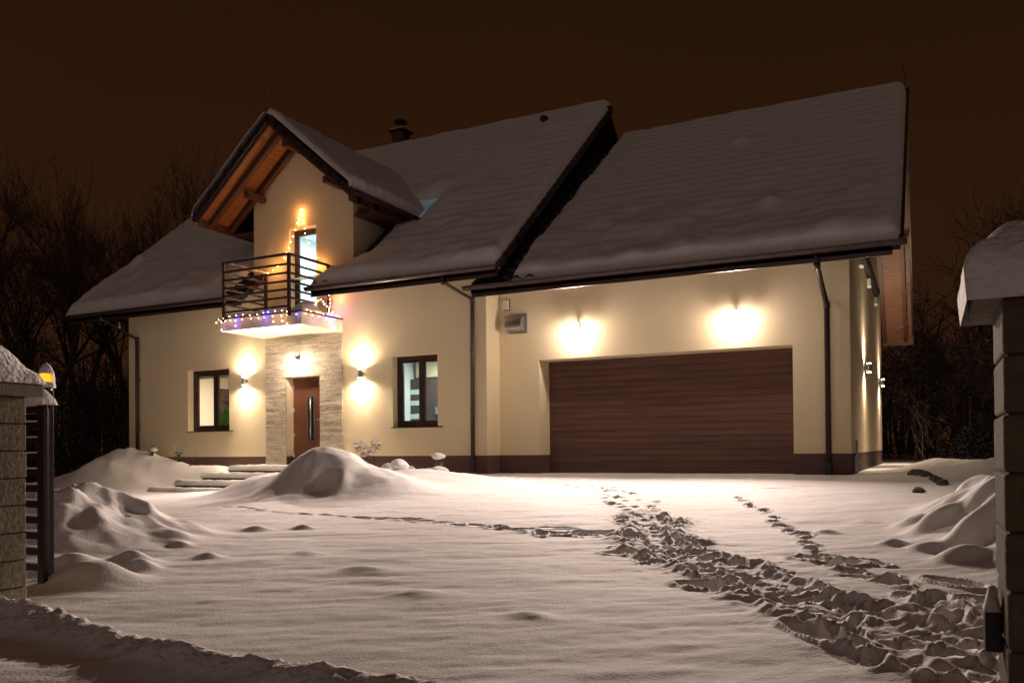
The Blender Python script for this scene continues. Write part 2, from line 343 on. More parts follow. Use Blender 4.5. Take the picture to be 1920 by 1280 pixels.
    walk(TRK, .34, 3, .34, .3, .045, 9.2, 16); walk(TRK, .20, 3, .35, .5, .048, 3.3, 9.2, .13); walk(TRK, .12, 3, .40, 1.5, .028, 3.3, 9.4, .07)
    walk(TRK2, .33, 1, .06, .2, .07, 7.2, 16); walk(TRK2, .27, 2, .17, .4, .06, 3.3, 7.4)
    walk(TRKL[:4], .34, 1, .03, .1, .022, 0, 20, .17); walk(TRKL[2:], .22, 1, .07, .3, .04, 0, 20); walk(TRKL[4:], .24, 1, .12, .5, .06)
    for cx, cy, a, L, w, d in [(.15, 6.35, -.7, .22, .09, .09), (.33, 5.75, -.8, .2, .09, .09), (-.72, 7.0, -.3, .26, .1, .08), (-3.0, 8.0, .2, .2, .09, .07), (-2.4, 6.95, .2, .18, .08, .05), (-1.35, 5.75, -.3, .26, .10, .08), (-.55, 4.75, -.8, .26, .09, .08), (-3.6, 8.2, .1, .2, .07, .05), (-3.2, 13.1, .2, .12, .07, .03), (-2.9, 12.8, .2, .12, .07, .03), (-2.0, 12.9, .1, .3, .08, .03), (-1.7, 13.3, .1, .25, .08, .03), (-1.75, 12.4, 0, .3, .07, .03)]:
        stamp(X, Y, Z, cx, cy, a, L, w, d)
    zone = np.clip(band + .5 * sst(.75, .35, tr + wmask) * (Y < 9.6), 0, 1)
    Z += zone * (.014 * sst(.62, .9, vnoise(X * 13 + .5, Y * 13)) * (.4 + vnoise(X * 3, Y * 3, 7)) + .009 * sst(.55, .85, vnoise(X * 22, Y * 22 + 3, 2)) + .004 * fbm(X * 30, Y * 30, 2, 130))
    md = mounds(X, Y)
    for k in md: Z += md[k]
    Z += .03 * gs(X, Y, -8.0, 13.9, 6, .3) * 0
    # snow swept back from the walls
    gx = np.gradient(Z, xs, axis=1); gy = np.gradient(Z, ys, axis=0)
    N = np.stack([-gx, -gy, np.ones_like(Z)], -1); N /= np.linalg.norm(N, axis=-1, keepdims=True)
    keys = list(md); stack = np.stack([md[k] for k in keys]); stack = (stack[:, :-1, :-1] + stack[:, 1:, 1:]) / 2
    best = stack.argmax(0); hi = stack.max(0) > .035
    info = {'gate': ('snow_bank', 'tall lumpy ploughed bank of snow beside the open gate', 'snow bank'),
            'post': ('snow_mound', 'small rounded mound of snow at the foot of the black gate posts', 'snow mound'),
            'bed': ('snow_mound', 'broad smooth snow-covered garden bed left of the front steps', 'snow mound'),
            'heap': ('snow_heap', 'big rounded heap of snow in front of the entrance door', 'snow heap'),
            'right': ('snow_bank', 'lumpy snow bank with hollows beside the right pillar', 'snow bank'),
            'drift': ('snow_drift', 'smooth beige-lit snow drift beyond the driveway corner', 'snow drift'),
            'ridge': ('snow_windrow', 'low crumbly ridge of ploughed snow across the gateway', 'snow ridge')}
    for i, k in enumerate(keys):
        o = grid_mesh(info[k][0], X, Y, Z, hi & (best == i), 'snow_rough' if k == 'ridge' else 'snow', N); tag(o, info[k][1], info[k][2])
    g = grid_mesh('snowy_ground', X, Y, Z, ~hi, 'snow', N); g['kind'] = 'structure'
    return X, Y, Z, xs, ys
GX, GY, GZ, gxs, gys = build_ground()
def gz(x, y):
    i = min(len(gxs) - 2, max(0, int(np.searchsorted(gxs, x)) - 1)); j = min(len(gys) - 2, max(0, int(np.searchsorted(gys, y)) - 1)); return float(GZ[j, i])

# ------------------------------------------------------------------ the house
house = thing('house', 'cream rendered house with snow-covered roofs, balcony dormer and wide brown garage door', 'house', (-10, 15.4, 0))
YM, YG, XL, XC, XR = 15.4, 16.0, -19.117, -8.275, -1.245
ZP = .385; YREAR = 26.8
def wall_xz(mb, x0, x1, z0, z1, y, depth, holes, top=None):
    """front face with openings and their reveals; top(x) trims"""
    xs_ = sorted({x0, x1, *[h[0] for h in holes], *[h[1] for h in holes]}); zs_ = sorted({z0, z1, *[h[2] for h in holes], *[h[3] for h in holes]})
    xs_ = [v for v in xs_ if x0 <= v <= x1]; zs_ = [v for v in zs_ if z0 <= v <= z1]
    for a, b in zip(xs_[:-1], xs_[1:]):
        for c, d in zip(zs_[:-1], zs_[1:]):
            if any(h[0] <= (a + b) / 2 <= h[1] and h[2] <= (c + d) / 2 <= h[3] for h in holes): continue
            mb.quad((a, y, c), (b, y, c), (b, y, d), (a, y, d))
    for h in holes:
        a, b, c, d = h; c = max(c, z0); e = y + depth
        mb.quad((a, y, c), (a, y, d), (a, e, d), (a, e, c)); mb.quad((b, y, c), (b, e, c), (b, e, d), (b, y, d))
        mb.quad((a, y, d), (b, y, d), (b, e, d), (a, e, d))
        if h[2] > z0: mb.quad((a, y, c), (a, e, c), (b, e, c), (b, y, c))
WL = (-16.94, -15.518, 1.035, 2.583); WR = (-10.642, -9.475, 1.02, 2.592)
DR = (-13.69, -12.665, .155, 2.262); BD = (-13.584, -12.764, 3.52, 5.783); GD = (-7.343, -2.228, -.05, 2.381)
SX0, SX1, SZ1 = -14.318, -12.006, 3.24
mp = lambda x, y: 4.19 + .82 * (y - 14.7)          # main roof tile surface, front slope
gp = lambda x, y: 3.85 + .735 * (y - 14.85)          # garage roof
YRM, YRG = 21.36, 21.46; ZRM = mp(0, YRM); ZRG = gp(0, YRG)
mpb = lambda x, y: ZRM - .82 * (y - YRM)
gpb = lambda x, y: ZRG - .735 * (y - YRG)
DX = -13.18; DZ = 8.02; DS = .86
dp = lambda x, y: DZ - DS * abs(x - DX)
w = MB()
wall_xz(w, XL, XC, ZP, 4.61, YM, .32, [WL, WR, DR, (BD[0], BD[1], BD[2], 4.61)])
# dormer front, split round its door
DL, DRt = -14.68, -11.692
w.quad((DL, YM, 4.61), (BD[0], YM, 4.61), (BD[0], YM, BD[3]), (DL, YM, BD[3]))
w.quad((BD[1], YM, 4.61), (DRt, YM, 4.61), (DRt, YM, BD[3]), (BD[1], YM, BD[3]))
zt = lambda x: dp(x, 0) - .20
w.add([(DL, YM, BD[3]), (DRt, YM, BD[3]), (DRt, YM, zt(DRt)), (DX, YM, zt(DX)), (DL, YM, zt(DL))], [(0, 1, 2, 3, 4)])
a, b = BD[0], BD[1]; e = YM + .32
for q in [((a, YM, 4.55), (a, YM, BD[3]), (a, e, BD[3]), (a, e, 4.55)), ((b, YM, 4.55), (b, e, 4.55), (b, e, BD[3]), (b, YM, BD[3])), ((a, YM, BD[3]), (b, YM, BD[3]), (b, e, BD[3]), (a, e, BD[3]))]: w.quad(*q)
for xx in (DL, DRt): w.quad((xx, YM, 4.3), (xx, 18.4, 4.3), (xx, 18.4, zt(xx)), (xx, YM, zt(xx)))
# left gable, return to the garage, back wall
w.add([(XL, YM, ZP), (XL, YREAR, ZP), (XL, YREAR, 4.3), (XL, YRM, ZRM - .25), (XL, YM, 4.55)], [(0, 1, 2, 3, 4)])
w.quad((XC, YM, ZP), (XC, YG, ZP), (XC, YG, 4.4), (XC, YM, 4.4))
w.quad((XL, YREAR, ZP), (XR, YREAR, ZP), (XR, YREAR, 4.1), (XL, YREAR, 4.1))
w.obj('wall', 'plaster', house, fix=False)
w = MB(); wall_xz(w, XC, XR, ZP, 4.58, YG, .53, [(GD[0], GD[1], ZP, GD[3])])
w.obj('wall', 'plaster', house, fix=False)
w = MB(); w.add([(XR, YG, ZP), (XR, YREAR, ZP), (XR, YREAR, 4.5), (XR, YRG, ZRG - .22), (XR, YG, 4.5)], [(0, 1, 2, 3, 4)])
w.obj('wall', 'plaster', house, fix=False)
w = MB(); w.add([(XC + .01, YG, 4.3), (XC + .01, 26, 4.3), (XC + .01, YRM, ZRM - .2)], [(0, 1, 2)]); w.obj('gable_cladding', 'tile', house, fix=False)
# plinth, a few millimetres back from the render
q = MB()
q.box(XL + .004, SX0, YM + .004, YM + .3, -.8, ZP); q.obj('plinth', 'plinth', house); q = MB(); q.box(SX1, XC - .004, YM + .004, YM + .3, -.8, ZP)
q.obj('plinth', 'plinth', house); q = MB(); q.box(XC - .3, XC - .004, YM + .3, YG + .1, -.3, ZP)
q.obj('plinth', 'plinth', house)
for bx_ in ((XC - .004, GD[0], YG + .004, YG + .55, -.3, ZP), (GD[1], XR - .004, YG + .004, YG + .55, -.3, ZP), (XR - .3, XR - .004, YG + .55, YREAR, -.3, ZP), (XL + .004, XL + .3, YM + .3, YREAR, -.9, ZP - .002)):
    q = MB(); q.box(*bx_); q.obj('plinth', 'plinth', house)

# --- ledger stone cladding round the entrance
clad = MB(); wall_xz(clad, SX0, SX1, .0, SZ1, YM - .012, .02, [(DR[0], DR[1], 0, DR[3])])
clad_o = clad.obj('stone_cladding', 'stone_joint', house, fix=False)
stone_mats = []
for i, c in enumerate([(.66, .60, .47), (.58, .52, .40), (.72, .66, .53), (.52, .47, .37), (.63, .54, .39)]):
    M['stone%d' % i] = mat('ledger_stone', c, .85, noise=(25, .16), bump=(60, .01)); stone_mats.append('stone%d' % i)
rr = random.Random(5); stones = []
z = .0
while z < SZ1 - .01:
    h = min(rr.choice([.024, .030, .034, .040]), SZ1 - z); x = SX0
    segs = [(SX0, SX1)] if z > DR[3] - .005 else [(SX0, DR[0]), (DR[1], SX1)]
    for s0, s1 in segs:
        x = s0
        while x < s1 - .01:
            L = rr.uniform(.09, .34); x1 = min(x + L, s1)
            if s1 - x1 < .06: x1 = s1
            stones.append((x, x1, z, z + h, rr.uniform(.020, .038), rr.choice((0, 0, 1, 2, 2, 3, 4)))); x = x1
    z += h
stones.sort(key=lambda s: -(s[1] - s[0]) * (s[3] - s[2]))
for s in stones[:300]:
    b = MB(); g = .0025; t = rr.uniform(-.006, .006)
    y0 = YM - s[4]
    b.add([(s[0] + g, y0 + t, s[2] + g), (s[1] - g, y0 - t, s[2] + g), (s[1] - g, y0 - t + .004, s[3] - g), (s[0] + g, y0 + t + .004, s[3] - g),
           (s[0] + g, YM - .013, s[2] + g), (s[1] - g, YM - .013, s[2] + g), (s[1] - g, YM - .013, s[3] - g), (s[0] + g, YM - .013, s[3] - g)],
          [(0, 1, 2, 3), (0, 4, 5, 1), (1, 5, 6, 2), (2, 6, 7, 3), (3, 7, 4, 0)])
    b.obj('stone', stone_mats[s[5]], clad_o, fix=False)
for mi in range(5):
    b = MB()
    for s in stones[300:]:
        if s[5] == mi: b.box(s[0] + .0025, s[1] - .0025, YM - s[4], YM - .013, s[2] + .0025, s[3] - .0025)
    b.obj('small_stones', stone_mats[mi], clad_o, fix=False, kind='stuff')

# --- windows
def window(x0, x1, z0, z1, y, sill=True, blind=False):
    f = MB(); d = .07; yb = y + .02
    f.box(x0, x0 + d, y, y + .09, z0, z1); f.box(x1 - d, x1, y, y + .09, z0, z1); f.box(x0 + d, x1 - d, y, y + .09, z0, z0 + d); f.box(x0 + d, x1 - d, y, y + .09, z1 - d, z1)
    wo_ = f.obj('window', 'frame', house, bevel=.006)
    mid = (x0 + x1) / 2
    for a, b in ((x0 + d, mid - .004), (mid + .004, x1 - d)):
        s = MB(); e = .075; y2 = y + .012; za, zb = z0 + d, z1 - d
        s.box(a, a + e, y2, y2 + .07, za, zb); s.box(b - e, b, y2, y2 + .07, za, zb); s.box(a + e, b - e, y2, y2 + .07, za, za + e); s.box(a + e, b - e, y2, y2 + .07, zb - e, zb)
        s.obj('sash', 'frame', wo_, bevel=.008)
        g = MB(); g.box(a + e, b - e, y2 + .03, y2 + .036, za + e, zb - e); g.obj('pane', 'glass', wo_)
    if sill:
        s = MB(); s.box(x0 - .03, x1 + .005, YM - .04, y, z0 - .022, z0 - .002); s.obj('sill', 'metal', wo_)
    if blind:
        s = MB(); s.box(x0 + .1, x1 - .1, y + .1, y + .14, z1 - .2, z1 - .1); s.obj('blind', 'white', wo_)
    return wo_
window(WL[0], WL[1] + .12, WL[2], WL[3], YM + .18, blind=True)
window(WR[0], WR[1] + .12, WR[2], WR[3], YM + .18)

# --- rooms behind the windows (real lamps inside)
def room(x0, x1, y0, y1, z0, z1, m):
    r = MB(); r.quad((x0, y1, z0), (x1, y1, z0), (x1, y1, z1), (x0, y1, z1)); r.quad((x0, y0, z0), (x0, y1, z0), (x0, y1, z1), (x0, y0, z1))
    r.quad((x1, y0, z0), (x1, y1, z0), (x1, y1, z1), (x1, y0, z1)); r.quad((x0, y0, z0), (x1, y0, z0), (x1, y1, z0), (x0, y1, z0)); r.quad((x0, y0, z1), (x1, y0, z1), (x1, y1, z1), (x0, y1, z1))
    return r.obj('room', m, house, fix=False)
def area(name, loc, size, power, col, d, parent=None, sizey=None, spread=None):
    L = bpy.data.lights.new(name, 'AREA'); L.energy = power; L.color = col; L.size = size
    if sizey: L.shape = 'RECTANGLE'; L.size_y = sizey
    if spread: L.spread = R(spread)
    o = bpy.data.objects.new(name, L); COL.objects.link(o); o.location = loc; o.rotation_euler = Vector(d).to_track_quat('-Z', 'Y').to_euler()
    if parent: o.parent = parent; o.location = Vector(loc) - parent.location
    return o
def ceiling_lamp(loc, r, power, col, label):
    t = thing('ceiling_lamp', label, 'lamp', loc); b = MB(); b.tube([(loc[0], loc[1], loc[2] - .05), (loc[0], loc[1], loc[2])], r, 20); b.obj('shade', 'white', t)
    area('lamp_light', (loc[0], loc[1], loc[2] - .07), r * 2, power, col, (0, 0, -1), t); return t
room(-18.6, -14.9, YM + .34, 18.4, .2, 2.75, 'cream_in'); room(-11.5, -8.6, YM + .34, 18.0, .2, 2.75, 'cool_in'); room(-14.4, -12.0, YM + .34, 18.2, 3.5, 6.0, 'cool_in')
ceiling_lamp((-16.9, 17.2, 2.74), .25, 42, (1, .87, .70), 'round ceiling lamp inside the left ground floor room')
ceiling_lamp((-10.2, 16.8, 2.74), .22, 26, (.95, 1, .93), 'round ceiling lamp inside the room right of the entrance')
ceiling_lamp((-13.2, 16.9, 5.98),   .22, 48, (.86, .97, 1), 'round ceiling lamp inside the balcony room')
# kitchen shelf unit seen in the left window
t = thing('shelf_unit', 'dark brown wall shelf unit behind the right sash of the left window', 'shelf', (-17.6, 18.2, .6))
b = MB(); b.box(-18.59, -18.36, 17.95, 18.39, 1.25, 2.34); b.obj('body', 'shelf_in', t)
for zz in (1.40, 1.70, 2.0): b = MB(); b.box(-18.355, -18.10, 17.93, 18.38, zz, zz + .03); b.obj('shelf', 'dark_in', t)
t = thing('potted_plant', 'bright green cone-shaped shrub in a pale pot behind the left window', 'plant', (-16.10, 15.86, 1.0))
b = MB(); b.tube([(-16.10, 15.86, 1.02), (-16.10, 15.86, 1.17)], [.055, .075], 12); b.obj('pot', 'white', t)
b = MB()
for _ in range(520):
    zz = random.random(); rad = .16 * math.sin(math.pi * min(1, .25 + zz * .75)) * random.uniform(.6, 1.05); an = random.random() * 6.28
    p = Vector((-16.10 + rad * math.cos(an), 15.86 + rad * math.sin(an), 1.16 + .42 * zz)); s = .014
    b.add([p + Vector((-s, 0, 0)), p + Vector((s, 0, 0)), p + Vector((s * random.uniform(-1, 1), s * random.uniform(-1, 1), .06))], [(0, 1, 2)])
b.obj('foliage', 'plant', t, fix=False)
t = thing('windowsill_ornament', 'small pale jug and dark sprig standing on the left window sill inside', 'ornament', (-16.75, 15.86, 1.0))
b = MB(); b.tube([(-16.78, 15.88, 1.02), (-16.78, 15.88, 1.1), (-16.78, 15.88, 1.17)], [.05, .06, .03], 10); b.obj('jug', 'white', t, smooth=True)
b = MB()
for k in range(14):
    an = random.uniform(0, 3.14); b.tube([(-16.68, 15.88, 1.06), (-16.68 + .12 * math.cos(an), 15.88, 1.1 + .1 * math.sin(an))], [.004, .002], 3)
b.obj('sprig', 'shelf_in', t)
# hall seen through the right window
t = thing('interior_door', 'dark brown inside door with pale frosted glass bars, seen through the right window', 'door', (-11, 17.2, .2))
b = MB(); b.box(-11.55, -10.62, 17.4, 17.46, .2, 2.26); b.obj('leaf', 'dark_in', t)
for z0_ in (.95, 1.28, 1.61, 1.94 - .06): b = MB(); b.box(-11.5, -11.06, 17.385, 17.398, z0_, z0_ + .12); b.obj('pane', 'frost_in', t)
b = MB(); b.box(-10.75, -10.68, 17.35, 17.398, 1.38, 1.55); b.obj('handle', 'steel', t)
t = thing('cupboard', 'tall pale wooden cupboard with a white handle, seen in the right window', 'cupboard', (-10.5, 17.8, .2))
for x0_, x1_, za, zb in [(-11.4, -10.3, 2.3, 2.74), (-10.61, -10.02, .2, 2.29), (-10.0, -9.2, .2, 2.29), (-10.29, -9.2, 2.3, 2.74)]:
    b = MB(); b.box(x0_, x1_, 17.5, 17.8, za, zb); b.obj('panel', 'oak_in', t, bevel=.004)
b = MB(); b.box(-10.18, -10.14, 17.45, 17.498, 2.34, 2.56); b.obj('handle', 'white', t)

# --- entrance door
y = YM + .25
dr = MB(); dr.box(DR[0], DR[1] + .2, y, y + .06, DR[2], DR[3]); dro = dr.obj('door', 'door', house)
b = MB()
for x0_, x1_, z0_, z1_ in [(-13.27, -13.03, .72, .76), (-13.27, -13.03, 1.80, 1.84), (-13.27, -13.23, .76, 1.80), (-13.07, -13.03, .76, 1.80)]: b.box(x0_, x1_, y - .012, y - .001, z0_, z1_)
b.obj('glazing_frame', 'steel', dro)
b = MB(); b.box(-13.23, -13.07, y - .006, y - .001, .76, 1.80); b.obj('pane', 'black', dro)
b = MB(); b.tube([(-13.12, y - .06, .78), (-13.12, y - .06, 1.79)], .018, 10); b.box(-13.13, -13.11, y - .05, y - .007, .85, .88); b.box(-13.13, -13.11, y - .05, y - .007, 1.68, 1.71); b.obj('pull_bar', 'steel', dro, smooth=True)
b = MB(); b.tube([(-12.87, y - .001, 1.25), (-12.87, y - .05, 1.25), (-12.98, y - .05, 1.25)], .009, 8); b.obj('handle', 'steel', dro)
for zz in (.35, .85, 1.45, 2.0): b = MB(); b.box(DR[0] + .004, DR[0] + .03, y - .02, y - .001, zz, zz + .09); b.obj('hinge', 'white', dro)
# --- balcony door
y = YM + .2
f = MB(); x0_, x1_, z0_, z1_ = BD[0], BD[1] + .2, BD[2], BD[3]
f.box(x0_, x0_ + .09, y, y + .08, z0_, z1_); f.box(x1_ - .09, x1_, y, y + .08, z0_, z1_); f.box(x0_ + .09, x1_ - .09, y, y + .08, z1_ - .14, z1_); f.box(x0_ + .09, x1_ - .09, y, y + .08, z0_, z0_ + .1)
bdo = f.obj('balcony_door', 'frame', house, bevel=.006)
f = MB(); f.box(x0_ + .09, x0_ + .13, y + .01, y + .06, z0_ + .1, z1_ - .14); f.obj('sash', 'frame', bdo)
g = MB(); g.box(x0_ + .13, x1_ - .09, y + .04, y + .046, z0_ + .1, z1_ - .14); g.obj('pane', 'glass', bdo)

# --- garage door made of horizontal panels
gd = MB(); gd.box(GD[0], GD[1] + .2, 16.56, 16.6, -.1, GD[3] + .1); gdo = gd.obj('garage_door', 'seal', house)
n = 19; hh = (GD[3] + .06) / n; base = None
for k in range(n):
    z0_ = -.02 + k * hh
    b = MB(); b.box(GD[0] + .003, GD[1] + .19, 16.522 + (k % 2) * .0015, 16.558, z0_ + .003, z0_ + hh - .003); b.obj('panel', 'garage', gdo, bevel=.003)
b = MB(); b.box(GD[0] + .003, GD[1] + .19, 16.51, 16.555, -.06, -.024); b.obj('rubber_seal', 'black', gdo)

# --- roofs
def roof(polys, pl, th=.17, m='tile'):
    b = MB()
    for p in polys: b.slab(p, pl, th)
    return b.obj('roof', m, house)
def rect(x0, x1, y0, y1): return [(x0, y0), (x1, y0), (x1, y1), (x0, y1)]
ml, mr = -20.66, -7.63
main_roof = roof([rect(ml, -14.40, 14.7, YM), rect(-12.35, mr, 14.7, YM), rect(ml, DL - .004, YM, YRM), rect(DRt + .004, mr, YM, YRM), rect(DL - .004, DRt + .004, 17.6, YRM)], mp)
roof([rect(ml, mr, YRM, 28.02)], mpb)
gr_l, gr_r = -8.33, -.38
garage_roof = roof([rect(gr_l, gr_r, 14.85, YM - .01), rect(XC + .01, gr_r, YM - .01, YRG)], gp)
roof([rect(XC + .01, gr_r, YRG, 28.07)], gpb)
dl = MB(); dl.slab([(DX - 2.25, 14.3), (DX, 14.3), (DX, 19.2), (DX - 2.25, 19.2)], lambda x, y: dp(x, y), .10); dl.slab([(DX, 14.3), (DX + 2.25, 14.3), (DX + 2.25, 19.2), (DX, 19.2)], lambda x, y: dp(x, y), .10)
dormer_roof = dl.obj('roof', 'tile', house)
# ridge tiles along the front of the dormer and the verge ends
def ridge_tiles(x0, x1, y, z, parent, axis='x', n=10, r=.10, only=None):
    L = (x1 - x0) / n
    for k in range(n):
        if only and not only(k): continue
        a = x0 + k * L; b = MB()
        if axis == 'x': b.tube([(a, y, z), (a + L * 1.05, y, z)], [r, r * .92], 8)
        else: b.tube([(y, a, z), (y, a + L * 1.05, z)], [r, r * .92], 8)
        b.obj('ridge_tile', 'tile', parent, smooth=True)
ridge_tiles(14.24, 17.9, DX, DZ + .02, dormer_roof, 'y', 9)
ridge_tiles(-8.9, mr + .03, YRM, ZRM + .02, main_roof, 'x', 3, .11)
ridge_tiles(-1.6, gr_r + .03, YRG, ZRG + .02, garage_roof, 'x', 3, .11)

# single curved roof tiles where the snow leaves them bare
def tile_mesh(wd, ln, slope):
    b = MB(); n = 6; ang = math.atan(slope)
    for k in range(n + 1):
        u = k / n; x = u * wd; h = .035 * math.sin(u * math.pi * 2 - .6) + .03
        for yy, ex in ((0, .022), (ln, 0)):
            for t in (0, -.016):
                yl = yy * math.cos(ang) - (h + ex + t) * math.sin(ang); zl = yy * math.sin(ang) + (h + ex + t) * math.cos(ang); b.v.append((x, yl, zl))
    for k in range(n):
        a = k * 4; c = a + 4
        b.f += [(a, c, c + 2, a + 2), (a + 1, a + 3, c + 3, c + 1), (a, a + 1, c + 1, c)]
    return b.mesh('tile', 'tile', True)
def tiles(parent, x0, cols, y0, y1, pl, slope, keep=None, wd=.30, ln=.36):
    me = tile_mesh(wd, ln * 1.12, slope); step = ln * math.cos(math.atan(slope)); y = y0
    while y < y1:
        for c in range(cols):
            x = x0 + c * wd
            if keep and not keep(x, y): continue
            o = bpy.data.objects.new('tile', me); COL.objects.link(o); o.parent = parent; o.matrix_parent_inverse = parent.matrix_world.inverted()
            o.location = (x, y + random.uniform(-.004, .004), pl(x, y) + .002)
        y += step
tiles(garage_roof, XC - .04, 5, 14.87, 20.9, gp, .735, keep=lambda x, y: (x + .3 < gr_r) and (x > XC - .03 or y < 15.1))
tiles(main_roof, -12.35, 2, 14.72, 15.1, mp, .82)
tiles(main_roof, -12.35, 5, 15.02, 15.06, mp, .82)
tiles(main_roof, -11.66, 4, 15.40, 17.4, mp, .82)
tiles(main_roof, -15.0, 2, 14.72, 15.1, mp, .82)
tiles(main_roof, -15.9, 4, 15.40, 17.2, mp, .82)
# stepped verge tiles on the dormer front and both big verges
def verge(parent, x_of, y_of, z_of, n, dims):
    for k in range(n):
        t = (k + .5) / n; b = MB(); x, y, z = x_of(t), y_of(t), z_of(t); b.box(*dims)
        b.v = [(v[0], v[1], v[2]) for v in b.v]
for sgn in (-1, 1):
    for k in range(9):
        s0 = k * .25; ang = -math.atan(DS) * sgn; rot = Matrix.Rotation(-ang if sgn < 0 else -ang, 3, 'Y')
        cx = DX + sgn * (s0 + .14); cz = dp(cx, 0) - .03; b = MB()
        rot = Matrix.Rotation(math.atan(DS) * sgn, 3, 'Y') @ Matrix.Rotation(R(-3) * sgn, 3, 'Y')
        b.box(cx - .19, cx + .19, 14.235, 14.298, cz - .08, cz + .055, rot=rot); b.obj('verge_tile', 'tile', dormer_roof)
for (xv, pl, sl, y0, y1, par, th) in ((mr, mp, .82, 14.7, YRM, main_roof, .16), (gr_r, gp, .735, 14.85, YRG, garage_roof, .14)):
    st = .36 * math.cos(math.atan(sl)); yy = y0
    while yy < y1 - .1:
        rot = Matrix.Rotation(math.atan(sl) - R(3), 3, 'X'); cy = yy + st / 2; cz = pl(0, cy) - .04; b = MB()
        b.box(xv - .02, xv + .045, cy - .2, cy + .2, cz - th / 2, cz + .07, rot=rot); b.obj('verge_tile', 'tile', par); yy += st
# rafters, purlins and the boarded dormer soffit
for sgn in (-1, 1):
    for yy in (14.62, 15.24):
        b = MB(); pts = [(DX, dp(DX, 0) - .125), (DX + sgn * 2.2, dp(DX + sgn * 2.2, 0) - .125), (DX + sgn * 2.2, dp(DX + sgn * 2.2, 0) - .27), (DX, dp(DX, 0) - .33)]
        b.prism(pts, yy, yy + .13); b.obj('rafter', 'rafter', house)
    b = MB(); b.prism([(DX, dp(DX, 0) - .105), (DX + sgn * 2.22, dp(DX + sgn * 2.22, 0) - .105), (DX + sgn * 2.22, dp(DX + sgn * 2.22, 0) - .20), (DX, dp(DX, 0) - .20)], 14.30, 14.335); b.obj('bargeboard', 'rafter', house)
    nb = 22
    so = MB(); so.prism([(DX, dp(DX, 0) - .1005), (DX + sgn * 2.22, dp(DX + sgn * 2.22, 0) - .1005), (DX + sgn * 2.22, dp(DX + sgn * 2.22, 0) - .104), (DX, dp(DX, 0) - .104)], 14.34, 15.38)
    so_o = so.obj('soffit', 'rafter', house)
    for k in range(nb):
        u0 = 2.22 * k / nb + .004; u1 = 2.22 * (k + 1) / nb - .004
        b = MB(); b.prism([(DX + sgn * u0, dp(DX + u0, 0) - .1055), (DX + sgn * u1, dp(DX + u1, 0) - .1055), (DX + sgn * u1, dp(DX + u1, 0) - .122), (DX + sgn * u0, dp(DX + u0, 0) - .122)], 14.34, 15.38)
        b.obj('board', 'wood', so_o)
for xx in (DX - 1.17, DX + 1.17, DX):
    zt_ = dp(xx, 0) - (.36 if xx != DX else .36); b = MB(); b.box(xx - .07, xx + .07, 14.80, YM - .002, zt_ - .15, zt_); b.obj('purlin', 'rafter', house, bevel=.01)
for sgn in (-1, 1):   # side eaves of the dormer: closed boxes and gutters
    x_ = DX + sgn * 2.2; b = MB(); b.box(min(x_, x_ - sgn * .03), max(x_, x_ - sgn * .03), 14.34, 17.2, dp(x_, 0) - .30, dp(x_, 0) - .104); b.obj('fascia', 'rafter', house)
    b = MB(); b.box(min(x_ - sgn * .031, DX + sgn * 1.51), max(x_ - sgn * .031, DX + sgn * 1.51), YM + .01, 17.0, dp(x_, 0) - .28, dp(x_, 0) - .25); b.obj('soffit', 'rafter', house)
def gutter(p0, p1, nbr, out, parent=house, r=.078):
    """half-round gutter from p0 to p1, 'out' is the unit vector away from the roof"""
    p0 = Vector(p0); p1 = Vector(p1); out = Vector(out); up = Vector((0, 0, 1)); b = MB(); n = 10; vs = []
    for p in (p0, p1):
        for rr_ in (r, r - .006):
            for k in range(n + 1):
                t = math.pi * k / n; vs.append(tuple(p + out * (rr_ * math.cos(t)) - up * (rr_ * math.sin(t))))
    m_ = n + 1; fs = []
    for k in range(n): fs += [(k, k + 1, 2 * m_ + k + 1, 2 * m_ + k), (m_ + k, 3 * m_ + k, 3 * m_ + k + 1, m_ + k + 1)]
    fs += [(0, 2 * m_, 3 * m_, m_), (n, m_ + n, 3 * m_ + n, 2 * m_ + n)]
    b.add(vs, fs); b.tube([p0 + out * r, p1 + out * r], .010, 6)
    for p in (p0, p1): b.add([tuple(p + out * (r * math.cos(math.pi * k / n)) - up * (r * math.sin(math.pi * k / n))) for k in range(n + 1)], [tuple(range(n + 1))])
    g = b.obj('gutter', 'metal', parent, smooth=False)
    d = (p1 - p0)
    for k in range(nbr):
        c = p0 + d * ((k + .5) / nbr); s = MB(); dd = d.normalized() * .012; R2 = r + .007
        ring = [c + out * (R2 * math.cos(math.pi * j / 8)) - up * (R2 * math.sin(math.pi * j / 8)) for j in range(9)]
        s.add([tuple(q_ - dd) for q_ in ring] + [tuple(q_ + dd) for q_ in ring], [(j, j + 1, 10 + j, 9 + j) for j in range(8)]); s.obj('bracket', 'metal', g, fix=False)
    return g
gutter((ml, 14.615, 4.14), (-14.42, 14.615, 4.14), 11, (0, -1, 0)); gutter((-12.42, 14.615, 4.14), (mr + .02, 14.615, 4.14), 9, (0, -1, 0))
gutter((-8.45, 14.765, 3.81), (gr_r + .0, 14.765, 3.81), 15, (0, -1, 0))
gutter((DX + 2.32, 14.3, dp(DX + 2.25, 0) - .06), (DX + 2.32, 16.9, dp(DX + 2.25, 0) - .06), 4, (1, 0, 0)); gutter((DX - 2.32, 14.3, dp(DX + 2.25, 0) - .06), (DX - 2.32, 16.9, dp(DX + 2.25, 0) - .06), 4, (-1, 0, 0))
for x0_, x1_, yy, zz in ((ml + .1, -14.42, 14.70, 4.17), (-12.35, mr - .02, 14.70, 4.17), (-8.31, gr_r - .12, 14.85, 3.83)):
    b = MB(); b.box(x0_, x1_, yy, yy + .025, zz - .225, zz - .02); b.obj('fascia', 'metal', house)
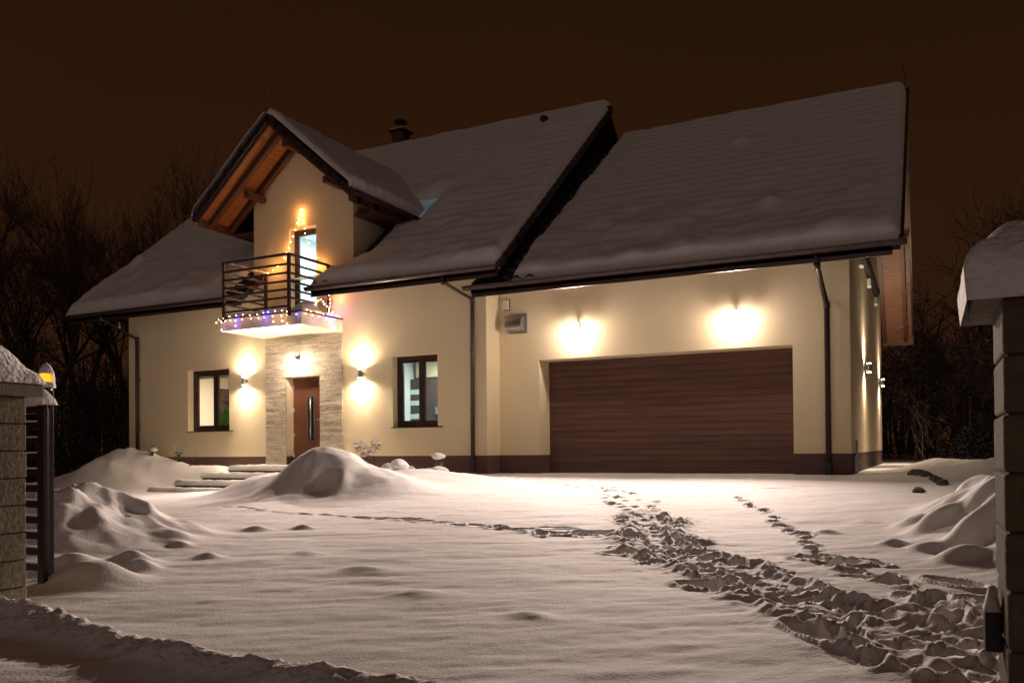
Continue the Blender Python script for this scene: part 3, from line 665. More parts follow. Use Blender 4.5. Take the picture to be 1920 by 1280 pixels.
def downpipe(pts, foot, r=.045):
    b = MB(); b.tube(pts, r, 12); o = b.obj('downpipe', 'metal', house, smooth=True)
    for p in pts[1:-1]: b = MB(); b.tube([(p[0], p[1], p[2] - .05), (p[0], p[1], p[2] + .05)], r + .008, 12); b.obj('elbow', 'metal', o, smooth=True)
    x, y, z = pts[-1]; b = MB(); b.tube([(x, y, foot), (x, y, foot + .17)], r + .022, 12); b.tube([(x, y, foot + .171), (x, y, foot + .24)], r + .012, 12); b.obj('drain_boot', 'black', o)
    zt_ = pts[-2][2]
    for k in (.3, .65):
        b = MB(); zz = zt_ + (foot - zt_) * k; b.tube([(x, y, zz), (x, y, zz + .03)], r + .006, 12); b.box(x - .01, x + .01, y + r, y + r + .08, zz, zz + .03); b.obj('pipe_clip', 'metal', o)
downpipe([(-8.86, 14.63, 4.06), (-8.86, 14.66, 3.93), (-8.55, 15.30, 3.66), (-8.57, 15.31, .3)], .06)
downpipe([(-1.66, 14.78, 3.73), (-1.66, 14.85, 3.55), (-1.62, 15.92, 3.05), (-1.62, 15.92, .2)], -.02, .05)
downpipe([(-19.25, 14.63, 4.06), (-19.25, 14.66, 3.98), (-18.70, 15.31, 3.50), (-18.70, 15.31, .1)], -.1)
# boarded overhang of the garage gable: rear slope seen from below, with rafters
so = MB(); so.slab(rect(XR + .004, gr_r - .05, YRG, 28.0), lambda x, y: gpb(x, y) - .174, .004); so.slab(rect(XR + .004, gr_r - .05, 16.4, YRG), lambda x, y: gp(x, y) - .174, .004); so_o = so.obj('soffit', 'rafter', house)
for k in range(48):
    y0_ = YRG + .02 + k * .136; b = MB(); b.slab(rect(XR + .006, gr_r - .055, y0_, y0_ + .130), lambda x, y: gpb(x, y) - .179, .018); b.obj('board', 'wood_pale', so_o)
for xx in (XR + .02, -.66):
    b = MB(); b.slab(rect(xx, xx + .10, YRG, 27.9), lambda x, y: gpb(x, y) - .198, .14); b.slab(rect(xx, xx + .10, 15.6, YRG), lambda x, y: gp(x, y) - .198, .14); b.obj('rafter', 'rafter', house)
for yy in (24.6,): b = MB(); b.box(XR + .003, -.47, yy, yy + .14, gpb(0, yy) - .50, gpb(0, yy) - .34); b.obj('purlin', 'rafter', house)
b = MB(); b.box(XR + .003, gr_r - .02, 27.9, 27.95, gpb(0, 28) - .35, gpb(0, 28) - .1); b.obj('fascia', 'wood_pale', house)
# narrow tiled pent strip on the side wall
pn = MB(); pn.slab(rect(XR + .003, XR + .12, 18.0, 23.4), lambda x, y: 4.42 - .5 * (x - XR), .05); pn_o = pn.obj('pent_roof', 'tile', house)
for k in range(14):
    y0_ = 18.05 + k * .38; b = MB(); b.tube([(XR + .02, y0_, 4.42), (XR + .16, y0_, 4.36)], [.05, .055], 8); b.obj('tile', 'tile', pn_o)
for y0_ in (18.0, 20.4, 23.1): b = MB(); b.box(XR + .02, XR + .10, y0_, y0_ + .35, 4.12, 4.28); b.obj('bracket', 'white', pn_o)
# roof lights, vents, chimney
sl_n = MB(); x0_, x1_, y0_, y1_ = -11.62, -10.72, 16.6, 17.75
sk = MB(); sk.slab(rect(x0_, x1_, y0_, y1_), lambda x, y: mp(x, y) + .10, .12); sk_o = sk.obj('roof_window', 'metal', house)
sk = MB(); sk.slab(rect(x0_ + .07, x1_ - .07, y0_ + .06, y1_ - .06), lambda x, y: mp(x, y) + .106, .004); sk.obj('pane', 'skylight', sk_o)
b = MB(); b.box(-14.90, -14.48, 21.6, 22.0, 8.6, 10.42); cho = b.obj('chimney', 'rafter', house)
b = MB(); b.box(-14.98, -14.40, 21.52, 22.08, 10.421, 10.47); b.obj('cap', 'tile', cho)
b = MB(); b.tube([(-14.69, 21.8, 10.47), (-14.69, 21.8, 10.72)], .07, 10); b.tube([(-14.69, 21.8, 10.74), (-14.69, 21.8, 10.79), (-14.69, 21.8, 10.86)], [.21, .20, .05], 14); b.obj('cowl', 'metal', cho)
b = MB(); b.tube([(-9.3, 20.74, mp(0, 20.8) + .0), (-9.3, 20.74, mp(0, 20.8) + .30)], .07, 10); b.tube([(-9.3, 20.74, mp(0, 20.8) + .30), (-9.3, 20.74, mp(0, 20.8) + .37)], [.13, .10], 10); b.obj('roof_vent', 'tile', house)
for p in ((-13.3, 14.3, DZ + .18), (-14.75, 21.6, 10.4), (gr_r - .05, YRG, ZRG + .1)):
    b = MB(); b.tube([p, (p[0] + .02, p[1], p[2] + .25), (p[0] - .02, p[1], p[2] + .62)], .006, 4); b.obj('lightning_rod', 'metal', house)
b = MB(); pts = [(XR + .5 + .35 * math.sin(t) , 24.0, 4.1 - .9 * math.cos(t) * .6) for t in np.linspace(0, 3.0, 14)]; b.tube(pts, .007, 4); b.obj('cable', 'white', house)

# --- balcony
slab = MB(); slab.box(-14.352, -12.007, 13.985, YM - .003, 3.233, 3.50); bal = slab.obj('balcony', 'slab', house)
b = MB(); b.box(-14.37, -11.99, 13.965, 14.03, 3.502, 3.53); b.box(-12.05, -11.99, 14.03, YM - .004, 3.502, 3.53); b.box(-14.37, -14.31, 14.03, YM - .004, 3.502, 3.53); b.obj('drip_edge', 'metal', bal)
xa, xb, ya, yb = -14.20, -12.31, 13.95, 15.28
for px_, py_, z0_ in ((xa, ya, 3.43), (xb, ya, 3.43), (xb, yb, 3.53), (xa, yb, 3.53)):
    b = MB(); b.box(px_ - .03, px_ + .03, py_ - .03, py_ + .03, z0_, 4.74); b.obj('post', 'rail', bal)
for i, zz in enumerate((4.74, 4.55, 4.36, 4.18, 4.00, 3.825, 3.64)):
    h_ = .042 if i else .03
    for bx_ in ((xa + .031, xb - .031, ya - .02, ya + .02), (xb - .02, xb + .02, ya + .031, yb - .031), (xa - .02, xa + .02, ya + .031, yb - .031)):
        if i == 6 and bx_[1] - bx_[0] < 1: continue
        b = MB()
        if i == 0:
            if bx_[1] - bx_[0] > 1: b.box(xa - .03, xb + .03, ya - .03, ya + .03, zz, zz + .035)
            else: b.box(bx_[0] - .01, bx_[1] + .01, ya + .031, yb + .03, zz, zz + .035)
        else: b.box(*bx_, zz - h_ / 2, zz + h_ / 2)
        b.obj('rail', 'rail', bal)

# ------------------------------------------------------------------ snow lying on roofs, rails, balcony, steps
def blanket(name, label, x0, x1, y0, y1, pl, dist, T, step=.06, edge=.22, extra=None, m='snow_roof', rip=.004 , over=.0):
    xs_ = np.arange(x0, x1 + step / 2, step); ys_ = np.arange(y0, y1 + step / 2, step); X, Y = np.meshgrid(xs_, ys_)
    d = dist(X, Y); t = T * np.sqrt(np.clip(d / edge, 0, 1) * (2 - np.clip(d / edge, 0, 1)))
    nse = 1 + .16 * fbm(X * 1.1, Y * 1.1, 3, 5) + .07 * fbm(X * 5, Y * 5, 3, 6); t = t * nse
    t += rip * np.minimum(t / T, 1) * np.sin(Y * 2 * math.pi / .29 + .8 * fbm(X * .6, Y * .6, 2, 8)) * (.4 + 1.6 * vnoise(X * .7, Y * .5, 88))
    eave = np.exp(-np.clip(Y - y0, 0, 9) / .7); t += .045 * eave * fbm(X * 3.2, Y * 1.5, 4, 12) * np.minimum(t / T, 1)
    if extra is not None: t = t + extra(X, Y) * np.minimum(np.clip(t / T, 0, 1), 1)
    P = np.vectorize(pl)(X, Y) if not hasattr(pl, 'vec') else pl.vec(X, Y)
    Z = P + t * 1.15 + np.where(t <= 0.001, -.02, 0)
    keep = (d[:-1, :-1] > -step) & (d[1:, 1:] > -step) & (d[:-1, 1:] > -step) & (d[1:, :-1] > -step)
    Yo = Y - t * .30
    o = grid_mesh(name, X, Yo, Z, keep, m); tag(o, label, 'snow', kind='stuff'); return o
def d_rect(X, Y, x0, x1, y0, y1): return np.minimum(np.minimum(X - x0, x1 - X), np.minimum(Y - y0, y1 - Y))
def bump(cx, cy, h, r): return lambda X, Y: h * np.exp(-((X - cx) ** 2 + ((Y - cy) * 1.2) ** 2) / r ** 2)
def d_garage(X, Y):
    left = X - (-7.42 + .10 * fbm(Y * 2.1, X * 0, 3, 3) + .25 * sst(15.6, 14.9, Y) * 0)
    return np.minimum(np.minimum(left, -.39 - X), np.minimum(Y - 14.86, 9))
gb = [bump(-3.8, 19.5, .10, .25), bump(-2.64, 16.3, .13, .22), bump(-1.3, 15.2, .08, .25)]
blanket('snow_blanket', 'smooth deep snow blanket on the wide garage roof', -7.8, -.3, 14.80, 21.60, gp, d_garage, .20, extra=lambda X, Y: sum(f(X, Y) for f in gb) + .085 * fbm(X * 1.3, Y * 1.5, 4, 77) * sst(18.5, 15.5, Y))
def d_main(X, Y):
    edge_r = np.where(Y < 15.42, -12.36, np.where(Y < 16.9, -11.30 + .1 * fbm(Y * 3, X * 0, 2, 4), -30))
    edge_r = np.where(Y < 15.42, -12.36 + 1.35 * np.clip(Y - 14.75, 0, 1), edge_r)
    dd_r = X - np.where(Y < 16.75, edge_r, -30)
    edge_l = np.where(Y < 16.75, -14.85, 30)
    dd_l = edge_l - X
    mid = np.maximum(dd_r, dd_l)
    sky = np.maximum(np.maximum(-11.6 - X, X + 10.72), np.maximum(16.62 - Y, Y - 17.7)) + .05 * fbm(X * 3, Y * 3, 2, 2)
    return np.minimum(np.minimum(np.minimum(X + 20.66, -7.64 - X), np.minimum(Y - 14.70, 9)), np.minimum(mid, sky + .0))
mbm = [bump(-20.1, 16.6, .10, .2), bump(-8.7, 20.5, .05, .3), bump(-9.9, 17.4, .05, .4), bump(-11.0, 18.1, .12, .5)]
blanket('snow_blanket', 'thick snow blanket on the main house roof around the dormer', -20.7, -7.6, 14.65, 21.50, mp, d_main, .20, extra=lambda X, Y: sum(f(X, Y) for f in mbm) + .085 * fbm(X * 1.3, Y * 1.5, 4, 78) * sst(18.5, 15.5, Y))
def dormer_snow(sgn):
    step = .05; us = np.arange(0, 2.3 + step / 2, step); ys_ = np.arange(14.20, 19.2, step); U_, Y = np.meshgrid(us, ys_)
    T = .20 if sgn > 0 else .19
    d = np.minimum(2.28 - U_, (Y - 14.19)); t = T * np.sqrt(np.clip(d / .12, 0, 1) * (2 - np.clip(d / .12, 0, 1))) * (1 + .15 * fbm(U_ * 3, Y * 3, 3, 14 + sgn))
    t += .016 * np.sin(Y * 2 * math.pi / .30) * np.clip((U_ - 1.0) / 1.2, 0, 1) * np.clip(t / T, 0, 1)
    X = DX + sgn * (U_ + t * .35); Z = DZ - DS * U_ + .02 + t * 1.05 - np.where(U_ < .2, (.2 - U_) * .35, 0)
    if sgn < 0: X = X[:, ::-1]; Y2 = Y[:, ::-1]; Z = Z[:, ::-1]
    else: Y2 = Y
    o = grid_mesh('snow_blanket', X, Y2, Z, np.ones((X.shape[0] - 1, X.shape[1] - 1), bool), 'snow_roof')
    tag(o, 'thick snow on the right slope of the dormer roof' if sgn > 0 else 'thin snow edge on the left slope of the dormer roof', 'snow', kind='stuff')
dormer_snow(1); dormer_snow(-1)
def pillow(name, label, x0, x1, y0, y1, z, T, step=.03, edge=.10, nz=.15, cat='snow cap', m='snow_rough', peak=0, parent=None, drop=.0, ov=0, freq=4):
    xs_ = np.linspace(x0, x1, max(4, int((x1 - x0) / step))); ys_ = np.linspace(y0, y1, max(4, int((y1 - y0) / step))); X, Y = np.meshgrid(xs_, ys_)
    d = d_rect(X, Y, x0, x1, y0, y1); q = np.clip(d / edge, 0, 1); t = T * np.sqrt(q * (2 - q)) * (1 + nz * fbm(X * freq + z, Y * freq, 3, 23))
    if peak: t += peak * np.clip(1 - (((X - (x0 + x1) / 2) / ((x1 - x0) / 2)) ** 2 + ((Y - (y0 + y1) / 2) / ((y1 - y0) / 2)) ** 2), 0, 1)
    if ov:
        cx, cy = (x0 + x1) / 2, (y0 + y1) / 2; k = 1 + ov * np.sin(np.clip(t / (T + peak), 0, 1) * math.pi); X = cx + (X - cx) * k; Y = cy + (Y - cy) * k
    o = grid_mesh(name, X, Y, z + t - drop * (d <= 0), np.ones((X.shape[0] - 1, X.shape[1] - 1), bool), m)
    if label: tag(o, label, cat)
    if parent: o.parent = parent; o.matrix_parent_inverse = parent.matrix_world.inverted()
    return o
pillow('lying_snow', 'snow lying on the balcony floor behind the railing', -14.33, -12.02, 13.99, 15.36, 3.51, .13, edge=.2, cat='snow')
pillow('lying_snow', 'pointed snow heap on the front corner of the balcony', -12.28, -12.02, 14.0, 14.75, 3.53, .14, edge=.13, peak=.10)
pillow('lying_snow', 'thin snow on the front top rail of the balcony', xa - .03, xb + .03, ya - .03, ya + .03, 4.776, .022, edge=.03)
pillow('lying_snow', 'snow strip along the right top rail of the balcony', xb - .03, xb + .03, ya + .03, yb + .03, 4.776, .022, edge=.03)
pillow('lying_snow', 'snow strip along the left top rail of the balcony', xa - .03, xa + .03, ya + .03, yb + .03, 4.776, .022, edge=.03)
pillow('lying_snow', 'snow on the flat chimney top', -14.98, -14.40, 21.52, 22.08, 10.471, .07, step=.06)
pillow('lying_snow', 'snow lying over the upper part of the roof window', -11.45, -10.6, 17.35, 17.8, 0, .0001) if 0 else None

# ------------------------------------------------------------------ front steps
st = thing('front_steps', 'four snow-covered concrete steps up to the entrance', 'steps', (-14.5, 14.3, -.4))
for k in range(4):
    x0_ = -16.13 + .53 * k; y0_ = 13.50 + .30 * k; z1_ = -.33 + .162 * k
    b = MB(); b.box(x0_, -11.6, y0_, (y0_ + .299) if k < 3 else YM - .02, z1_ - .165, z1_ - .045); b.obj('step', 'concrete', st, bevel=.008)
    b = MB(); b.box(x0_ + .012, -11.6, y0_ + .02, (y0_ + .299) if k < 3 else YM - .02, z1_ - .30, z1_ - .166); b.obj('riser', 'concrete', st)
    o = pillow('lying_snow', 'snow pad on the %s step up to the entrance' % ('lowest', 'second', 'third', 'topmost')[k], x0_ - .03, -11.6, y0_ - .035, (y0_ + .40) if k < 3 else YM - .06, z1_ - .05, .085, step=.04, edge=.06, nz=.35, cat='snow', drop=.03, freq=6)

# ------------------------------------------------------------------ wall lamps
def flood(x, yw, z, power, label, tilt=8):
    t = thing('flood_lamp', label, 'lamp', (x, yw, z), 'floodlights over the doors')
    rot = Matrix.Rotation(R(tilt), 3, 'X'); c = Vector((x, yw - .24, z))
    b = MB(); b.box(x - .12, x + .12, yw - .258, yw - .222, z - .06, z + .06, rot=rot, at=c); b.obj('housing', 'metal', t, bevel=.006)
    dn = rot @ Vector((0, -1, 0)); gc = c + dn * .022
    b = MB(); b.box(x - .10, x + .10, gc.y - .003, gc.y + .003, z - .045, z + .045, rot=rot, at=gc)
    b.v = [(v[0], v[1], v[2] + (gc.z - z)) for v in b.v]
    # re-centre after the shift
    b.obj('lens', 'lamp_glass', t)
    b = MB(); b.box(x - .02, x + .02, yw - .22, yw - .001, z - .02, z + .02); b.box(x - .05, x + .05, yw - .02, yw - .0015, z - .05, z + .05); b.obj('bracket', 'metal', t)
    area('flood_light', tuple(c + dn * .04), .22, power, WARM, dn, t, .10, spread=128)
    pl_ = bpy.data.lights.new('glow', 'POINT'); pl_.energy = power * .19; pl_.color = WARM; pl_.shadow_soft_size = .05
    po = bpy.data.objects.new('glow', pl_); COL.objects.link(po); po.parent = t; po.location = Vector(c + Vector((0, -.04, -.11))) - t.location
    return t
flood(-6.436, YG, 3.02, 150, 'left of the two floodlights above the garage door')
flood(-3.242, YG, 3.01, 150, 'right of the two floodlights above the garage door')
flood(-13.266, YM - .05, 2.70, 130, 'floodlight on the stone cladding above the entrance door')
def updown(x, y, z, nrm, label, pw):
    t = thing('wall_lamp', label, 'lamp', (x, y, z), 'up and down cylinder wall lamps')
    nrm = Vector(nrm); c = Vector((x, y, z)) + nrm * .10
    b = MB(); b.tube([c - Vector((0, 0, .085)), c + Vector((0, 0, .085))], .045, 16); b.obj('body', 'steel', t, smooth=False)
    b = MB(); side = nrm.cross(Vector((0, 0, 1))) * .03
    p = Vector((x, y, z)); b.add([tuple(p + side + Vector((0, 0, s)) + nrm * k) for k in (.001, .04) for s in (-.04, .04)] + [tuple(p - side + Vector((0, 0, s)) + nrm * k) for k in (.001, .04) for s in (-.04, .04)],
          [(0, 1, 3, 2), (4, 6, 7, 5), (0, 2, 6, 4), (1, 5, 7, 3), (2, 3, 7, 6)]); b.obj('bracket', 'steel', t)
    for s in (-1, 1):
        b = MB(); b.tube([c + Vector((0, 0, s * .086)), c + Vector((0, 0, s * .105))], .040, 14); b.obj('lens', 'cyl_glass', t)
        for ang, e, bl in ((44, pw * .24, .6), (168, pw * .6, .8)):
            L = bpy.data.lights.new('beam', 'SPOT'); L.energy = e; L.color = (1, .77, .56); L.spot_size = R(ang); L.spot_blend = bl; L.shadow_soft_size = .015
            o = bpy.data.objects.new('beam', L); COL.objects.link(o); o.parent = t; o.location = c + Vector((0, 0, s * .11)) - t.location
            o.rotation_euler = ((0, 0, 0) if s < 0 else (math.pi, 0, 0))
    return t
updown(-14.935, YM, 2.222, (0, -1, 0), 'steel cylinder wall lamp between the left window and the stone cladding', 130)
updown(-11.458, YM, 2.239, (0, -1, 0), 'steel cylinder wall lamp between the stone cladding and the right window', 130)
updown(XR, 19.467, 2.187, (1, 0, 0), 'nearer of the two bright cylinder lamps on the garage side wall', 130)
updown(XR, 25.4, 2.266, (1, 0, 0), 'farther of the two bright cylinder lamps on the garage side wall', 130)

# --- small fittings on the garage wall
t = thing('alarm_siren', 'small white alarm siren box with a red edge, high on the garage wall', 'alarm box', (-8.09, YG, 3.6))
b = MB(); b.box(-8.17, -8.03, YG - .07, YG - .012, 3.50, 3.71); b.obj('cover', 'white', t, bevel=.012)
M['red'] = mat('red', (.25, .02, .015), .5)
b = MB(); b.box(-8.16, -8.01, YG - .012, YG - .001, 3.48, 3.715); b.obj('back_plate', 'red', t)
t = thing('motion_sensor', 'tiny white motion sensor beside the steel vent hood', 'sensor', (-8.11, YG, 3.3))
b = MB(); b.tube([(-8.12, YG - .04, 3.24), (-8.12, YG - .04, 3.36)], .028, 10); b.box(-8.14, -8.10, YG - .03, YG - .001, 3.26, 3.32); b.obj('body', 'white', t, smooth=False)
t = thing('vent_hood', 'brushed steel half-round vent hood on the garage wall', 'vent', (-7.85, YG, 3.15))
b = MB(); pts = [(YG - .001, 3.36)] + [(YG - .02 - .20 * math.sin(a_), 3.14 + .21 * math.cos(a_)) for a_ in np.linspace(.0, 2.05, 12)] + [(YG - .001, 3.01)]
b.prismx(pts, -8.04, -7.66); b.obj('hood', 'steel', t)
b = MB(); b.box(-8.05, -7.61, YG - .012, YG - .002, 2.97, 3.38); b.obj('flange', 'steel', t)
t = thing('side_tap_pipe', 'thin upright metal pipe at the foot of the garage side wall', 'pipe', (XR, 17.2, 0)) 
b = MB(); b.tube([(XR + .02, 17.0, 0), (XR + .02, 17.0, .62)], .02, 8); b.obj('pipe', 'steel', t); b = MB(); b.tube([(XR + .03, 16.4, .02), (XR + .03, 16.4, .34)], .02, 8); b.obj('pipe', 'steel', t)
t = thing('wall_camera', 'small white camera under the left eave of the house', 'camera', (-18.95, 15.2, 3.98))
for (cx, cy, cz) in ((-19.35, 15.3, 4.0), ): 
    b = MB(); b.tube([(cx, cy, cz - .12), (cx, cy, cz + .0)], .014, 6); b.obj('bracket', 'white', t); b = MB(); b.sphere((cx + .45 * 0 + .0, cy - .02, cz - .16), .05, 12, 8); b.obj('dome', 'white', t, smooth=True)

# ------------------------------------------------------------------ fairy lights
bulb_me = {}
for k in ('bulb_warm', 'bulb_pale', 'bulb_blue'):
    b = MB(); b.sphere((0, 0, 0), .0065 if k != 'bulb_blue' else .0075, 6, 4); bulb_me[k] = b.mesh('bulb', k, True)
def lights(name, label, strands, gap, pick, glows=()):
    t = thing(name, label, 'string lights', strands[0][0]); b = MB()
    for gx_, gy_, gz_, ge_, gc_ in glows:      # the light the bulbs throw on the wall
        L_ = bpy.data.lights.new('bulb_glow', 'POINT'); L_.energy = ge_; L_.color = gc_; L_.shadow_soft_size = .05
        q = bpy.data.objects.new('bulb_glow', L_); COL.objects.link(q); q.parent = t; q.location = Vector((gx_, gy_, gz_)) - t.location
    for s in strands: b.tube(s, .003, 3)
    b.obj('cord', 'wire', t, fix=False); i = 0
    for s in strands:
        acc = 0
        for p, q in zip(s[:-1], s[1:]):
            p = Vector(p); q = Vector(q); L = (q - p).length; d = gap * .5 if acc == 0 else acc
            while d < L:
                o = bpy.data.objects.new('bulb', bulb_me[pick(i, p + (q - p) * d / L)]); COL.objects.link(o); o.parent = t
                o.location = p + (q - p) * (d / L) + Vector((random.uniform(-.01, .01), random.uniform(-.012, 0), random.uniform(-.01, .01))) - t.location; i += 1; d += gap * random.uniform(.7, 1.35)
            acc = d - L
    return t
yq = YM - .03
lights('fairy_lights', 'string of warm amber fairy lights hanging in two legs over the balcony door',
       [[(-13.18, yq, 6.26), (-13.22, yq, 6.05), (-13.36, yq, 5.72), (-13.52, yq, 5.40), (-13.62, yq, 5.2), (-13.75, yq, 5.02), (-13.95, yq - .03, 4.86), (-14.18, yq - .07, 4.76)],
        [(-13.18, yq, 6.26), (-13.15, yq, 6.0), (-13.04, yq, 5.6), (-12.86, yq, 5.2), (-12.68, yq, 4.92), (-12.60, yq, 4.7)],
        [(-13.24, yq, 6.2), (-13.12, yq, 6.08), (-13.25, yq, 5.98), (-13.12, yq, 5.9)], [(-13.16, yq, 6.22), (-13.28, yq, 5.9), (-13.2, yq, 5.8)]], .14, lambda i, p: 'bulb_warm', [(-13.18, 15.25, 6.1, 2.2, (1, .42, .12)), (-13.5, 15.22, 5.3, 2.2, (1, .42, .12)), (-13.95, 15.15, 4.85, 2.2, (1, .42, .12)), (-12.62, 15.25, 4.8, 2.4, (1, .42, .12))])
rr = random.Random(3); strands = []
ex = [(-14.40, 13.90, 3.50), (-13.3, 13.90, 3.50), (-12.35, 13.90, 3.52)]
strands.append([(-14.42, 13.92, 3.48), (-13.9, 13.93, 3.55), (-13.3, 13.93, 3.52), (-12.6, 13.93, 3.56), (-12.2, 13.93, 3.5)])
x = -14.42
while x < -12.05:
    L = rr.uniform(.08, .32) * (1.7 if x < -14.1 else 1); strands.append([(x, 13.94, 3.52), (x + rr.uniform(-.02, .02), 13.935, 3.52 - L)]); x += rr.uniform(.10, .26)
yv = 14.1
while yv < 15.3:
    L = rr.uniform(.08, .26); strands.append([(-11.97, yv, 3.54), (-11.965, yv + rr.uniform(-.02, .02), 3.54 - L)]); yv += rr.uniform(.16, .30)
strands.append([(-11.97, 14.05, 3.54), (-11.97, 15.3, 3.55)])
pick = lambda i, p: 'bulb_blue' if (math.sin(p.x * 7.3 + p.y * 5.1) > .52) else 'bulb_pale'
lights('icicle_lights', 'icicle fairy lights in pale orange and blue along the balcony edge', strands, .16, pick, [(-13.9, 13.80, 3.4, .35, (1, .5, .3)), (-14.25, 13.82, 3.3, .3, (.25, .15, 1)), (-13.0, 13.82, 3.35, .35, (.3, .18, 1)), (-12.6, 13.82, 3.35, .3, (1, .5, .3)), (-11.9, 14.4, 3.35, .3, (.4, .25, 1)), (-11.9, 14.9, 3.4, .3, (1, .5, .3))])
lights('fairy_lights', 'short fairy light string wound round the back right balcony post', [[(-12.27, 15.25, 4.5), (-12.26, 15.24, 4.2), (-12.24, 15.25, 3.9), (-12.28, 15.24, 3.6), (-12.1, 15.3, 3.58), (-12.24, 15.2, 3.75), (-12.3, 15.0, 3.95), (-12.29, 14.8, 3.8)]], .085, lambda i, p: 'bulb_blue' if i % 5 == 3 else 'bulb_warm', [(-12.05, 15.2, 4.0, 2.2, (1, .38, .16)), (-12.1, 15.15, 3.65, .8, (.6, .25, .9))])

# ------------------------------------------------------------------ gate, pillars
def pillar(x0, x1, y0, y1, z0, z1, h, label, capz, joint):
    t = thing('gate_pillar', label, 'pillar', ((x0 + x1) / 2, (y0 + y1) / 2, z0), 'concrete block gate pillars')
    b = MB(); b.box(x0 + .012, x1 - .012, y0 + .012, y1 - .012, z0 - .3, z1); b.obj('core', 'mortar', t)
    z = joint
    while z > z0: z -= h
    me = None
    while z < z1 - .01:
        a_ = max(z, z0 - .2); c_ = min(z + h, z1); b = MB(); j = random.uniform(-.003, .003)
        b.box(x0 + j, x1 + j, y0 + j, y1 + j, a_ + .003, c_ - .004); b.obj('block', 'block', t, bevel=.010); z += h
    b = MB(); b.box(x0 - .075, x1 + .075, y0 - .075, y1 + .075, z1 + .001, z1 + capz); b.obj('cap', 'blockcap', t, bevel=.008)
    return t
pillar(-5.90, -5.478, 3.16, 3.60, -.75, .893, .183, 'left gate pillar of rough concrete blocks with a domed snow cap', .085, .893)
pillow('lying_snow', 'high domed snow cap on the left gate pillar', -5.99, -5.39, 3.07, 3.69, .979, .15, edge=.3, peak=.16, nz=.06, freq=3, m='snow_rough')
RX0, RY0 = .203, 2.94
M['block'] = M['block_shaded']; pillar(RX0, RX0 + .45, RY0, RY0 + .42, -.9, .965, .18, 'right gate pillar of concrete blocks in a shaded colour at the photo edge, under overhanging snow', .075, .785)
pillow('lying_snow', 'tall overhanging snow cap on the right gate pillar', RX0 - .098, RX0 + .55, RY0 - .088, RY0 + .53, .965, .185, edge=.14, peak=.085, nz=.30, ov=.08, drop=.02, freq=5, m='snow_rough', step=.012)
t = thing('intercom_box', 'black box on the inner side of the right gate pillar, topped with snow', 'box', (RX0 - .03, 3.2, -.1))
b = MB(); b.box(RX0 - .05, RX0 - .001, 3.12, 3.22, -.16, -.03); b.obj('body', 'black', t, bevel=.004)
pillow('lying_snow', 'small pointed snow cap on the black pillar box', RX0 - .052, RX0 + .0, 3.115, 3.225, -.03, .05, step=.012, edge=.035, peak=.04)
t = thing('sliding_gate', 'dark slatted sliding gate drawn back behind the left pillar', 'gate', (-6.5, 4.2, -.5))
for yy, xx in ((4.15, -6.15),): 
    b = MB(); b.box(xx, xx + .05, yy, yy + .04, -.52, .86); b.obj('stile', 'gate', t, bevel=.004)
b = MB(); b.box(-8.6, -8.52, 4.16, 4.22, -.5, .88); b.obj('stile', 'gate', t)
for k in range(11):
    z_ = -.40 + k * .122; b = MB(); b.box(-8.5, -6.152, 4.155, 4.185, z_, z_ + .055); so_ = b.obj('slat', 'gate', t)
    b = MB(); b.box(-8.4, -6.155, 4.151, 4.189, z_ + .056, z_ + .068); b.obj('snow_strip', 'snow', so_)
t = thing('gate_post', 'tall dark steel guide post right beside the gate, carrying the amber beacon', 'post', (-5.9, 4.55, -.5))
b = MB(); b.box(-6.455, -6.375, 4.38, 4.42, -.55, 1.02); b.obj('shaft', 'gate', t, bevel=.003)
t = thing('gate_post', 'dark brown square post standing in front of the gate end', 'post', (-5.7, 4.0, -.5))
b = MB(); b.box(-6.055, -5.978, 4.06, 4.096, -.6, .875); b.obj('shaft', 'gate', t, bevel=.003)
pillow('lying_snow', 'rounded snow cap on the dark gate post', -6.20, -5.935, 4.0, 4.15, .877, .085, step=.012, edge=.08, peak=.05, nz=.05)
t = thing('beacon_lamp', 'amber gate beacon half buried in a cone of snow', 'beacon', (-6.47, 4.41, 1.02))
b = MB(); b.tube([(-6.47, 4.41, 1.02), (-6.47, 4.41, 1.05)], .055, 14); b.obj('base', 'black', t)
b = MB(); b.tube([(-6.47, 4.41, 1.051), (-6.47, 4.41, 1.12), (-6.47, 4.41, 1.16), (-6.47, 4.41, 1.18)], [.045, .043, .03, .005], 16); b.obj('dome', 'amber', t, smooth=True)
# snow shell over the back and top of the beacon, open in front
b = MB(); n = 20; mrow = 9; vs = []
for j in range(mrow + 1):
    zz = 1.045 + .205 * j / mrow; rr_ = .066 * math.sqrt(max(0, 1 - (j / mrow) ** 1.8)) + .004
    for k in range(n):
        an = 2 * math.pi * k / n; vs.append((-6.462 + rr_ * math.cos(an) * (1 + .1 * math.sin(3 * an + j)), 4.415 + rr_ * math.sin(an), zz))
fs = []
for j in range(mrow):
    for k in range(n):
        an = 2 * math.pi * (k + .5) / n - math.atan2(-4.4, 6.0); fr = math.cos(an + math.pi * 0)
        cam_a = math.atan2(-4.41, 6.47); df = abs((2 * math.pi * (k + .5) / n - cam_a + math.pi) % (2 * math.pi) - math.pi)
        if 2 <= j <= 4 and df < .85: continue
        fs.append((j * n + k, j * n + (k + 1) % n, (j + 1) * n + (k + 1) % n, (j + 1) * n + k))
b.add(vs, fs); tag(b.obj('lying_snow', 'snow_rough', None, smooth=True), 'cone of snow wrapped round the amber beacon', 'snow cap')

